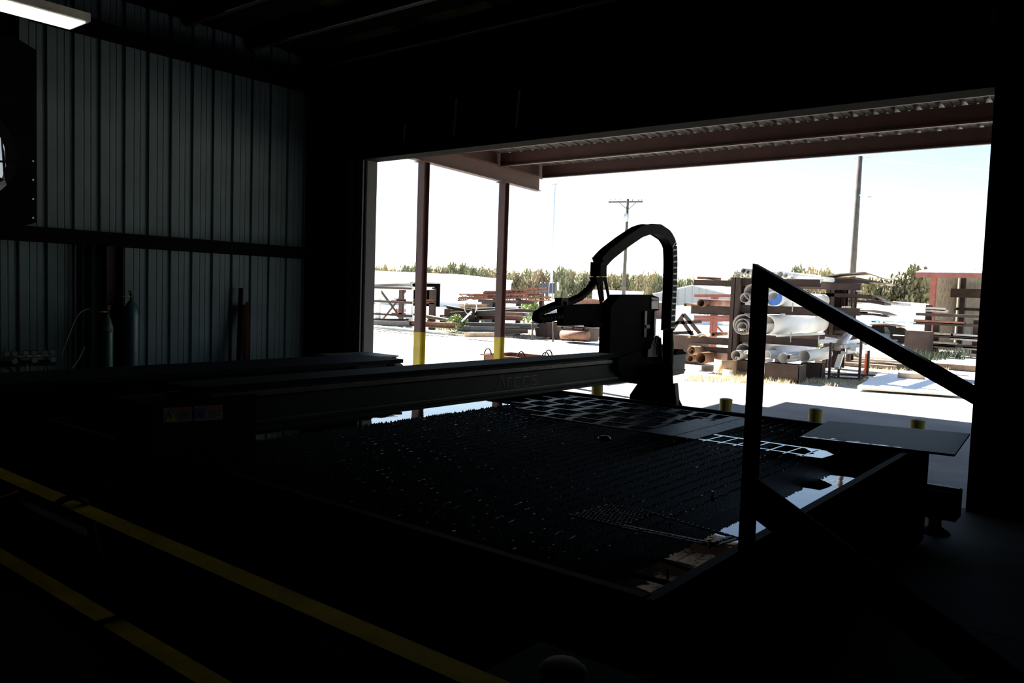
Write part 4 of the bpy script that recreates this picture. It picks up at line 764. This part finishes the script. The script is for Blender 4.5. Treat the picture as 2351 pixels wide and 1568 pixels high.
Z = lambda y: py(2025, y, Y).z
MB().prism([(X(1975), Y, Z(790)), (X(1975), Y, Z(768)), (X(1985), Y, Z(765)), (X(2075), Y, Z(765)), (X(2078), Y, Z(770)), (X(2078), Y, Z(790))], (0, 1.8, 0)).build('body', 'navy', t)
MB().prism([(X(1992), Y+.1, Z(766)), (X(2000), Y+.1, Z(748)), (X(2012), Y+.1, Z(744)), (X(2032), Y+.1, Z(746)), (X(2046), Y+.1, Z(766))], (0, 1.6, 0)).build('cab', 'black', t)
MB().prism([(X(2034), Y+.09, Z(750)), (X(2044), Y+.09, Z(764)), (X(2030), Y+.09, Z(764)), (X(2028), Y+.09, Z(750))], (0, .02, 0)).build('window', 'glass', t)
for x in (1988, 2064): MB().cyl((X(x), Y-.02, .38), (X(x), Y+.22, .38), .38, 18).build('wheel', 'hose', t)
MB().box(X(2050), X(2077), Y-.03, Y, Z(769), Z(766.5)).build('chrome_strip', 'chrome', t); MB().box(X(2052), X(2062), Y-.03, Y, Z(781), Z(778)).build('marker_lamp', 'cover', t)
# ---- far buildings
def shedY(name, x0, x1, ye, xr, yr, ybase, Y, d, mt, lab, trim=None, roof='white', rib=0):
    a, b = py(x0, ye, Y), py(x1, ye, Y); rg = py(xr, yr, Y); z0 = gz((a.x+b.x)/2, Y)-.3; ze = (a.z+b.z)/2
    t = thing(name, ((a.x+b.x)/2, Y+d/2, z0), lab, 'building')
    wl_ = MB().prism([(a.x, Y, z0), (b.x, Y, z0), (b.x, Y, ze), (rg.x, Y, rg.z), (a.x, Y, ze)], (0, d, 0)).build('walls', mt, t)
    for p, q in (((a.x, ze), (rg.x, rg.z)), ((rg.x, rg.z), (b.x, ze))):
        MB().prism([(p[0], Y-.2, p[1]), (q[0], Y-.2, q[1]), (q[0], Y-.2, q[1]+.12), (p[0], Y-.2, p[1]+.12)], (0, d+.4, 0)).build('roof_slope', roof, t)
    if trim:
        for p, q in (((a.x, ze), (rg.x, rg.z)), ((rg.x, rg.z), (b.x, ze))): MB().bar((p[0], Y-.25, p[1]), (q[0], Y-.25, q[1]), .12, .2).build('gable_trim', trim, t)
    if rib:
        n = int((b.x-a.x)/rib)
        for k in range(n): x = a.x+(k+.5)*rib; zt = ze+(rg.z-ze)*(1-abs(x-rg.x)/((b.x-rg.x) if x > rg.x else (rg.x-a.x))); MB().box(x-.05, x+.05, Y-.05, Y, z0, zt-.1).build('siding_rib', mt, wl_)
    return t
# white hall with dark doorway
Y = 100.; pts = [(700, 640), (860, 623), (1031, 631), (1146, 644.5)]
P_ = [py(x, y, Y) for x, y in pts]; z0 = gz(-95, 100)-.2; t = thing('white_hall', (P_[1].x, Y+8, z0), 'large white metal hall with a dark open doorway on the left', 'building')
HL = yend(1174, 660, P_[3].x)-Y
da, db, dz = py(944, 690, Y).x, py(1010, 690, Y).x, py(977, 651, Y).z
def topz(x):
    for p, q in zip(P_, P_[1:]):
        if p.x <= x <= q.x: return p.z+(q.z-p.z)*(x-p.x)/(q.x-p.x)
    return P_[-1].z
fw = MB().prism([(P_[0].x, Y, z0), (da, Y, z0), (da, Y, topz(da)), (P_[1].x, Y, P_[1].z), (P_[0].x, Y, P_[0].z)], (0, .2, 0)).prism([(db, Y, z0), (P_[3].x, Y, z0), (P_[3].x, Y, P_[3].z), (P_[2].x, Y, P_[2].z), (db, Y, topz(db))], (0, .2, 0)).prism([(da, Y, dz), (db, Y, dz), (db, Y, topz(db)), (da, Y, topz(da))], (0, .2, 0)).build('front_wall', 'white', t)
MB().prism([(P_[3].x-.2, Y+.2, z0), (P_[3].x, Y+.2, z0), (P_[3].x, Y+.2, P_[3].z), (P_[3].x-.2, Y+.2, P_[3].z)], (0, HL, 0)).build('end_wall', 'white', t)
for p, q in zip(P_, P_[1:]): MB().prism([(p.x, Y-.4, p.z), (q.x, Y-.4, q.z), (q.x, Y-.4, q.z+.15), (p.x, Y-.4, p.z+.15)], (0, HL+.8, 0)).build('roof_slope', 'white', t)
MB().box(P_[0].x, P_[3].x, Y+HL, Y+HL+.2, z0, 3.2).build('back_wall', 'darker', t); MB().box(da-2, db+2, Y+.3, Y+HL, z0, z0+.1).build('doorway_floor', 'darker', t)
MB().box(da-.2, da, Y-.1, Y, z0, dz+.2).box(da-.2, db, Y-.1, Y, dz, dz+.2).build('door_trim', 'greysid', t)
shedY('grey_shed', 1500, 1700, 679, 1592, 656, 690, 85, 14, 'greysid', 'grey ribbed gable shed beyond the pipe rack', None, 'galv', .9)
shedY('brown_shop', 1312, 1420, 691, 1366, 689, 705, 70, 10, 'bricks', 'low brown shop with pale roof behind the torch carriage', 'redtrim', 'white')
shedY('white_block', 1360, 1406, 668, 1383, 667.5, 690, 88, 8, 'white', 'small white block building above the brown shop roof')
shedY('small_red_trim_shed', 1199, 1242, 711, 1220, 702, 722, 60, 5, 'greysid', 'small pale shed with red gable trim left of the hose loop', 'redtrim')
shedY('long_white_shed', 1168, 1300, 690, 1230, 689, 705, 75, 9, 'white', 'long low white shed behind the rebar pile')
shedY('white_store', 1962, 2093, 698, 1990, 693, 712, 62, 8, 'white', 'white flat-roofed store between the dark rack and the shed', 'greysid')
shedY('pale_cabin', 1545, 1600, 707, 1570, 704, 725, 58, 5, 'polew', 'pale blue cabin behind the trestle')
# ---- poles and wires
def pole(x, yt, d, rb, rt, label, mt, arms=()):
    p = pd(x, yt, d); z0 = gz(p.x, p.y)-.3; t = thing('utility_pole', (p.x, p.y, z0), label, 'pole')
    MB().cyl((p.x, p.y, z0), (p.x, p.y, p.z), rb, 14, rt).build('pole_shaft', mt, t)
    return t, p
t, p1 = pole(1441, 457, 66, .17, .12, 'wooden utility pole with crossarm above the cable arch', 'pole')
a, b = pd(1397, 464, 66.3), pd(1476, 463, 65.7); MB().bar(a, b, .1, .12).build('crossarm', 'pole', t)
for x in (1401, 1412, 1425, 1452, 1466, 1473): q = pd(x, 462, 66); MB().lathe(q, [(.05, 0), (.06, .1), (.03, .2)], 8).build('insulator', 'greyp', t)
q = pd(1435, 500, 65.7); MB().lathe(q-V((0, 0, .3)), [(.2, 0), (.22, .05), (.22, .6), (.1, .68)], 12).build('transformer', 'galv', t)
for s in (-1, 1): MB().bar(pd(1441+s*20, 464, 66), pd(1441, 482, 66), .03, .05).build('arm_brace', 'pole', t)
t, p2 = pole(1973.5, 359, 40, .165, .14, 'thick dark wooden utility pole on the right', 'pole')
q = pd(1975, 364, 40); MB().bar(q+V((-.3, 0, 0)), q+V((.5, 0, 0)), .06, .08).build('top_bracket', 'galv', t)
q = pd(1997, 451, 40); MB().bar(pd(1972, 448, 40), q, .04, .04).build('lamp_arm', 'galv', t); MB().lathe(q-V((0, 0, .1)), [(.1, 0), (.12, .05), (.04, .12)], 10).build('yard_lamp', 'galv', t)
t, p3 = pole(1274, 424, 85, .16, .07, 'tall thin pale blue light pole', 'polew')
q = pd(1274, 424, 85); MB().bar(q+V((-.35, 0, 0)), q+V((.35, 0, .05)), .1, .12).build('lamp_head', 'greyp', t)
def wire(a, b, sag, lab):
    P = [a+(b-a)*(i/16)+V((0, 0, -sag*4*(i/16)*(1-i/16))) for i in range(17)]; one('power_line', MB().tube(P, .012, 5), 'greyp', lab, 'wire')
wire(pd(1975, 362, 40), pd(2400, 396, 30), .1, 'power line running right from the thick pole'); wire(pd(1972, 364, 40), pd(1745, 433, 66), .2, 'power line running left from the thick pole'); wire(pd(1972, 366, 40), pd(1990, 372, 40), .0, 'short lead at the thick pole top')
# ---- left yard: braced rack, beams, rebar pile, dumpsters
LY = 24.
r3 = thing('braced_rack', (py(905, 750, LY).x, LY, 0), 'cross-braced storage rack at the left of the yard', 'rack')
for x, w_ in ((866, .12), (938, .16)):
    X = py(x, 700, LY).x
    for Yq in (LY, LY+1.4): MB().box(X-w_, X+w_, Yq, Yq+.12, 0, py(x, 662, LY).z).build('upright', 'whitep' if Yq == LY else 'rackb', r3)
for y in (657, 688, 717, 738):
    a, b = py(845, y, LY), py(945, y, LY); MB().box(a.x, b.x, LY-.05, LY+.05, a.z-.09, a.z).box(a.x, b.x, LY+1.4, LY+1.5, a.z-.09, a.z).build('shelf_beam', 'rackb', r3)
for a, b in (((870, 662), (914, 722)), ((934, 664), (880, 732))): MB().bar(py(*a, LY+1.45), py(*b, LY+1.45), .06, .08).build('brace', 'rackb', r3)
def beam(x0, y0, x1, y1, Y, h, mt, lab, w_=.3, name='steel_beam', grp='steel beams in the left yard'):
    a, b = py(x0, y0, Y), py(x1, y1, Y); m = MB(); tk = .02
    d = b-a; up = V((0, 0, 1))
    m.bar(a+up*h/2, b+up*h/2, w_, tk).bar(a-up*h/2, b-up*h/2, w_, tk).bar(a, b, tk, h); one(name, m, mt, lab, 'steel beam', grp)
beam(852, 656, 944, 654, LY+.5, .12, 'greyp', 'dark beam on top of the braced rack'); beam(862, 652, 915, 658, LY+.9, .06, 'whitep', 'pale strip slanting on the braced rack top'); beam(915, 662, 992, 662, LY+.3, .1, 'whitep', 'pale beam sticking out right of the braced rack top')
beam(910, 689, 994, 692, LY+.4, .1, 'rust', 'rusty beam sticking out of the middle shelf'); beam(845, 742, 940, 744, LY-.5, .22, 'greyd', 'grey beam on the ground before the braced rack'); beam(845, 735, 938, 737, LY, .16, 'rackb', 'dark beam above the grey one')
beam(855, 750, 1024, 766, 22.6, .1, 'galv', 'long bright bar lying on the gravel edge'); beam(935, 742, 1045, 748, 23.6, .2, 'rust', 'rusty beam low between the canopy posts'); beam(975, 725, 1060, 740, 25, .1, 'wood', 'thin pole slanting across the weeds'); beam(985, 732, 995, 745, 25, .12, 'rust', 'short rusty strut in the weeds')
beam(1066, 769, 1138, 769, 22.3, .16, 'wood', 'pale beam on short blocks before the second post')
t = thing('small_trailer', (py(923, 730, 34).x, 34, 0), 'small white trailer with red lamps behind the braced rack', 'trailer')
MB().box(py(911, 712, 34).x, py(935, 712, 34).x, 34, 36, py(923, 722, 34).z, py(923, 703, 34).z).build('box', 'white', t)
for x in (913.5, 931): p = py(x, 713, 33.97); MB().box(p.x-.1, p.x+.1, 33.96, 34, p.z-.1, p.z+.1).build('tail_lamp', 'red', t)
for x in (915, 931): p = py(x, 728, 34.3); MB().cyl((p.x, 34.3, .3), (p.x, 34.5, .3), .32, 14).build('wheel', 'hose', t)
# rebar and truss rack
KY = 26.
r4 = thing('truss_rack', (py(1160, 745, KY).x, KY, 0), 'dark storage rack carrying rusty trusses', 'rack')
for x in (1134, 1188):
    for Yq in (KY, KY+1.6): p = py(x, 700, KY); MB().box(p.x-.08, p.x+.08, Yq, Yq+.14, 0, py(x, 686, KY).z if Yq == KY else py(x, 677, KY+1.6).z).build('upright', 'rackb', r4)
a, b = py(1108, 677, KY+1.6), py(1204, 676, KY+1.6); MB().box(a.x, b.x, KY+1.0, KY+1.74, a.z-.1, a.z).build('rear_shelf', 'rackb', r4)
for y in (687, 706, 744): a, b = py(1110, y, KY), py(1200, y, KY); MB().box(a.x, b.x, KY-.35, KY+.8, a.z-.12, a.z).build('shelf_beam', 'rackb', r4)
def truss(x0, y0, x1, y1, Y, h, mt, lab):
    a, b = py(x0, y0, Y), py(x1, y1, Y); t = thing('bar_joist', ((a.x+b.x)/2, Y, min(a.z, b.z)), lab, 'steel joist', 'rusty joists on the truss rack'); up = V((0, 0, h))
    MB().bar(a, b, .08, .05).build('bottom_chord', mt, t); MB().bar(a+up, b+up, .08, .05).build('top_chord', mt, t); n = 14; m = MB()
    for k in range(n): p, q = a+(b-a)*(k/n), a+(b-a)*((k+1)/n); m.bar(p if k % 2 else p+up, q+up if k % 2 else q, .025, .025)
    m.build('webbing', mt, t)
truss(1110, 679, 1254, 668, KY+.3, .14, 'rustr', 'rusty bar joist rising to the right on top of the pile'); truss(1055, 683, 1210, 684, KY, .14, 'rustr', 'longest rusty bar joist of the pile'); truss(1075, 686, 1245, 684, KY+.6, .14, 'rust', 'rear rusty bar joist of the pile')
truss(1052, 690, 1120, 684, KY-.3, .08, 'rust', 'short rusty joist poking left from the pile'); truss(1160, 690, 1265, 689, KY+.2, .12, 'rustr', 'lowest rusty joist poking right from the pile')
one('steel_slab', MB().prism([py(x, y, KY+1.1) for x, y in ((1112, 668), (1203, 667), (1196, 675.5), (1108, 676.5))], (0, .6, 0)), 'rackb', 'dark steel slab laid on top of the joist pile', 'steel plate')
one('blue_crate', MB().box(py(1106, 690, 28).x, py(1130, 690, 28).x, 28, 28.6, 0, py(1118, 688, 28).z), 'navy', 'dark blue crate standing behind the joist rack', 'crate')
bl_ = (((1025, 704), (1088, 715), .1, 'rackb', 'dark slanting plate left of the scrap beams'), ((1060, 703), (1118, 702), .12, 'tan', 'orange-brown scrap pipe on the beam stack'), ((1040, 714), (1190, 706), .1, 'whitep', 'bright curved strip along the beam stack'), ((1082, 716), (1190, 716), .3, 'greyd', 'wide grey beam of the stack'), ((1095, 727), (1160, 727), .22, 'rust', 'rusty channel under the grey beam'), ((1150, 726), (1200, 727), .3, 'rust', 'rusty beam at the right of the stack'), ((1020, 718), (1090, 724), .35, 'rackb', 'dark bundle in the middle of the left scrap stack'), ((1010, 732), (1100, 738), .35, 'rackb', 'lowest dark bundle of the left scrap stack'), ((1075, 744), (1232, 748), .14, 'greyd', 'long grey beam low before the rack'), ((1050, 755), (1200, 757), .2, 'greyd', 'thick grey beam on the weeds'), ((1140, 763), (1212, 760), .16, 'rackb', 'short dark beam right of the second post'), ((1165, 720), (1213, 722), .14, 'greyp', 'grey beam end poking right of the truss rack'))
for k, (a, b, h, mt, lab) in enumerate(bl_): beam(a[0], a[1], b[0], b[1], KY-.6+.15*(k % 5) if a[1] < 735 else 25.0-.12*(k % 4), h, mt, lab, .35)
p = py(1080, 705, 25.2); one('wire_hoop', MB().tube([p+V((.35*math.cos(q_), 0, .32*math.sin(q_))) for q_ in [R(a) for a in range(-40, 300, 20)]], .018, 6), 'whitep', 'pale wire hoop standing in the scrap stack', 'wire hoop')
one('pale_post', MB().bar(py(1060, 738, 24.8), py(1083, 715, 24.8), .05, .07), 'whitep', 'pale post leaning in the weeds below the hoop', 'post')
def dumpster(x0, y0, x1, y1, Y, d, mt, lab):
    xa, xb = py(x0, (y0+y1)/2, Y).x, py(x1, (y0+y1)/2, Y).x; zt = py((x0+x1)/2, y0, Y).z; t = thing('steel_hopper', ((xa+xb)/2, Y+d/2, 0), lab, 'hopper', 'brown steel hoppers')
    MB().prism([(xa+.1, Y, .05), (xb-.1, Y, .05), (xb, Y, zt), (xa, Y, zt)], (0, d, 0)).build('hopper_body', mt, t); MB().box(xa-.05, xb+.05, Y-.05, Y+d+.05, zt-.06, zt).build('rim', mt, t)
    for k in range(3): x = xa+.2+(xb-xa-.4)*k/2; MB().box(x-.03, x+.03, Y-.05, Y, .05, zt).build('stiffener', mt, t)
dumpster(1226, 740, 1280, 768, 25.6, 1.2, 'rackb', 'brown steel hopper left below the torch motor'); dumpster(1282, 752, 1352, 777, 24.6, .8, 'rackb', 'low brown steel hopper below the torch motor'); dumpster(1290, 738, 1372, 756, 27.5, 1, 'greyp', 'grey steel hopper behind the low brown one')
one('log_pipe', MB().cyl(py(1290, 768, 24.3), py(1350, 771, 24.3), .16, 14), 'rust', 'rusty pipe lying before the low hopper', 'pipe')
for x, lab in ((1222, 'thin dark stake under the hose loop'), (1270, 'thin rusty stake beside the hopper')): p = py(x, 770, 24.); one('stake', MB().cyl((p.x, p.y, 0), (p.x, p.y, py(x, 728, 24).z), .035, 6), 'rackb', lab, 'stake')
# navy billboard
t = thing('panel_sign', (pd(1258, 690, 80).x, pd(1258, 690, 80).y, gz(-60, 60)), 'dark blue multi-panel board on legs by the pale pole', 'sign')
for k in range(5):
    a, b = pd(1238+k*7.6, 650, 80), pd(1245+k*7.6, 674, 80); MB().bar(V(((a.x+b.x)/2, (a.y+b.y)/2, b.z)), V(((a.x+b.x)/2, (a.y+b.y)/2, a.z)), .31, .1, (cf.x, cf.y, 0)).build('panel', 'navy', t)
for x in (1242, 1252, 1262, 1272): a, b = pd(x, 648, 80.2), pd(x, 690, 80.2); MB().cyl(V((a.x, a.y, gz(a.x, a.y))), a, .06, 8).build('leg', 'greyp', t)
a, b = pd(1281, 648, 79.8), pd(1281, 667, 79.8); MB().cyl(b, a, .08, 8).build('end_post', 'white', t)

# ================================================================== VEGETATION
def crown(seed, n, mt):
    rn = random.Random(seed); m = MB(); cl_ = [(V((0, 0, .7)), .3), (V((.25, .1, .6)), .32), (V((-.28, -.1, .6)), .32), (V((0, -.3, .55)), .3), (V((0, .3, .58)), .3)]
    for k in range(22):
        a = rn.random()*6.283; r = rn.random()**.6*.75; z = .3+rn.random()*.5; cl_.append((V((r*math.cos(a), r*math.sin(a), z*(1-.22*r))), .15+rn.random()*.12))
    for i in range(n):
        c, r = rn.choice(cl_); d = V((rn.gauss(0, 1), rn.gauss(0, 1), rn.gauss(0, 1))).normalized()*r*rn.random()**.35; p = c+d; s = .03+rn.random()*.04
        a = V((rn.gauss(0, 1), rn.gauss(0, 1), rn.gauss(0, 1))).normalized(); b = a.orthogonal().normalized()*s; a = a*s
        m.add([p-a, p+b, p+a*.9, p-b], [(0, 1, 2, 3)])
    zs = sorted(v.z for v in m.v); k = .97/zs[int(len(zs)*.985)]
    for v in m.v: v.z *= k
    return m.mesh('crown', mt, V((0, 0, 0)))
CR = [crown(i, 3000, ('leaf1', 'leaf2', 'leaf3', 'leaf2', 'leaf1', 'leafd')[i]) for i in range(6)]
tm = MB(); tm.tube([(0, 0, -.05), (.01, 0, .2), (-.01, .01, .45), (0, 0, .6)], [.045, .035, .03, .015], 8)
for k in range(5): a = k*1.26; tm.tube([(0, 0, .3+.03*k), (.25*math.cos(a), .25*math.sin(a), .55+.02*k), (.4*math.cos(a), .4*math.sin(a), .7)], [.02, .013, .006], 6)
TR = tm.mesh('trunk', 'bark', V((0, 0, 0)))
def tree(x, yt, d, wpx, kind, label, grp):
    p = pd(x, yt, d); z0 = gz(p.x, p.y); h = (p.z-z0)/.97; wr = wpx*d/F/2/.85
    t = thing('oak_tree', (p.x, p.y, z0), label, 'tree', grp)
    t.rotation_euler = (0, 0, rn.random()*6.28); t.scale = (wr, wr, h)
    for nm, me in (('crown', CR[kind]), ('trunk', TR)): o = bpy.data.objects.new(nm, me); C.objects.link(o); o.parent = t
rn = random.Random(5)
ORD = 'first second third fourth fifth sixth seventh eighth ninth tenth eleventh twelfth thirteenth fourteenth fifteenth sixteenth seventeenth eighteenth nineteenth twentieth twenty-first twenty-second twenty-third twenty-fourth'.split()
def row(spec, d, kinds, text, grp):
    for i, (x, yt, wp) in enumerate(sorted(spec)): tree(x, yt, d+(i % 3)*9, wp, rn.choice(kinds), ORD[i]+' oak from the left '+text, grp)
row(((868, 616, 30), (884, 615, 34), (905, 622, 34)), 190, [4], 'over the far left end of the white hall', 'oaks over the hall left end')
row(((930, 617, 50), (955, 614, 46), (985, 620, 50), (1012, 616, 55), (1040, 613, 60), (1062, 615, 60), (1088, 620, 60), (1112, 622, 64), (1138, 628, 60), (1160, 632, 60)), 175, [0, 1, 2, 3, 4], 'above the white hall roof', 'oaks above the hall roof')
row(((1183, 630, 62), (1210, 627, 66), (1236, 626, 60), (1262, 628, 60), (1285, 622, 56), (1310, 628, 60), (1335, 633, 60), (1358, 631, 64), (1385, 633, 60), (1410, 636, 60), (1432, 634, 56), (1455, 640, 56), (1478, 636, 54), (1500, 634, 56), (1520, 640, 54), (1545, 648, 56), (1200, 645, 70), (1250, 648, 70), (1300, 646, 70), (1345, 648, 70), (1395, 650, 70), (1440, 652, 70), (1490, 652, 70)), 150, [0, 1, 2, 3, 4], 'in the tree line behind the torch carriage', 'oaks of the middle tree line')
row(((1562, 648, 50), (1585, 646, 50), (1690, 633, 60), (1720, 640, 60), (1835, 621, 60), (1865, 623, 60), (1895, 627, 60), (1930, 640, 60), (1960, 650, 60), (1850, 640, 70)), 150, [0, 1, 2, 3], 'showing between the loaded racks', 'oaks behind the racks')
for x, yt, wp, lab in ((2095, 627, 110, 'large dark oak beside the open shed'), (2030, 648, 80, 'lower oak left of the large dark one'), (2000, 652, 70, 'olive oak right behind the thick pole'), (2125, 632, 80, 'oak partly hidden by the shed edge'), (2065, 645, 70, 'oak filling the gap before the large dark one')): tree(x, yt, 85, wp, 5, lab, None)
# grass and weeds
def tufts(name, spots, mt, lab, hmin, hmax):
    m = MB(); rn = random.Random(hash(name) % 1000 if False else len(spots))
    for x0, y0, x1, y1, n, sp in spots:
        for i in range(n):
            t_ = rn.random(); c = pz(x0+(x1-x0)*t_, y0+(y1-y0)*t_+(rn.random()-.5)*sp); 
            for k in range(5):
                h = hmin+(hmax-hmin)*rn.random(); a = rn.random()*6.28; b = V((math.cos(a), math.sin(a), 0)); l_ = V((rn.gauss(0, .3), rn.gauss(0, .3), 1))*h; q = c+V((rn.gauss(0, .06), rn.gauss(0, .06), -.02))
                m.add([q-b*.008, q+b*.008, q+l_], [(0, 1, 2)])
    o = m.build(name, mt); tag(o, lab, 'grass', None, 'stuff'); return o
tufts('dry_grass', [(1030, 766, 1360, 778, 420, 10), (1575, 868, 1720, 872, 260, 12), (1720, 872, 1900, 872, 300, 16), (1890, 878, 2000, 880, 160, 14), (940, 764, 1040, 766, 110, 6), (2000, 850, 2230, 842, 120, 10)], 'straw', 'dry straw-coloured grass along the gravel edge and under the racks', .03, .13)
tufts('shaded_weeds', [(2060, 825, 2230, 815, 420, 16)], 'weed_shade', 'green weeds before the open shed, coloured dark for shade', .1, .4)  # shade before the shed is put into the weed colour
tufts('green_weeds', [(985, 752, 1135, 760, 330, 10), (1140, 752, 1240, 752, 260, 12), (1545, 800, 1600, 800, 90, 6), (1840, 790, 1890, 800, 60, 8)], 'weed', 'green weeds growing around the stacked steel in the left yard', .1, .4)
bs = crown(21, 700, 'weed')
for x, y, w_, h_, lab in ((1060, 755, 1.3, 1.2, 'leafy green bush at the left scrap stack'), (1035, 758, 1.0, .8, 'lower green bush left of the leafy one'), (1212, 748, 1.5, 1.6, 'tall pale green bush under the hose loop'), (1232, 752, 1.0, 1.0, 'small green bush beside the brown hopper'), (1860, 800, .7, .8, 'small bush between the low pipes and scrap heap')):
    p = pz(x, y+6); t = thing('bush', (p.x, p.y+.3, -.05), lab, 'bush'); t.scale = (w_*.7, w_*.7, h_)
    o = bpy.data.objects.new('foliage', bs); C.objects.link(o); o.parent = t
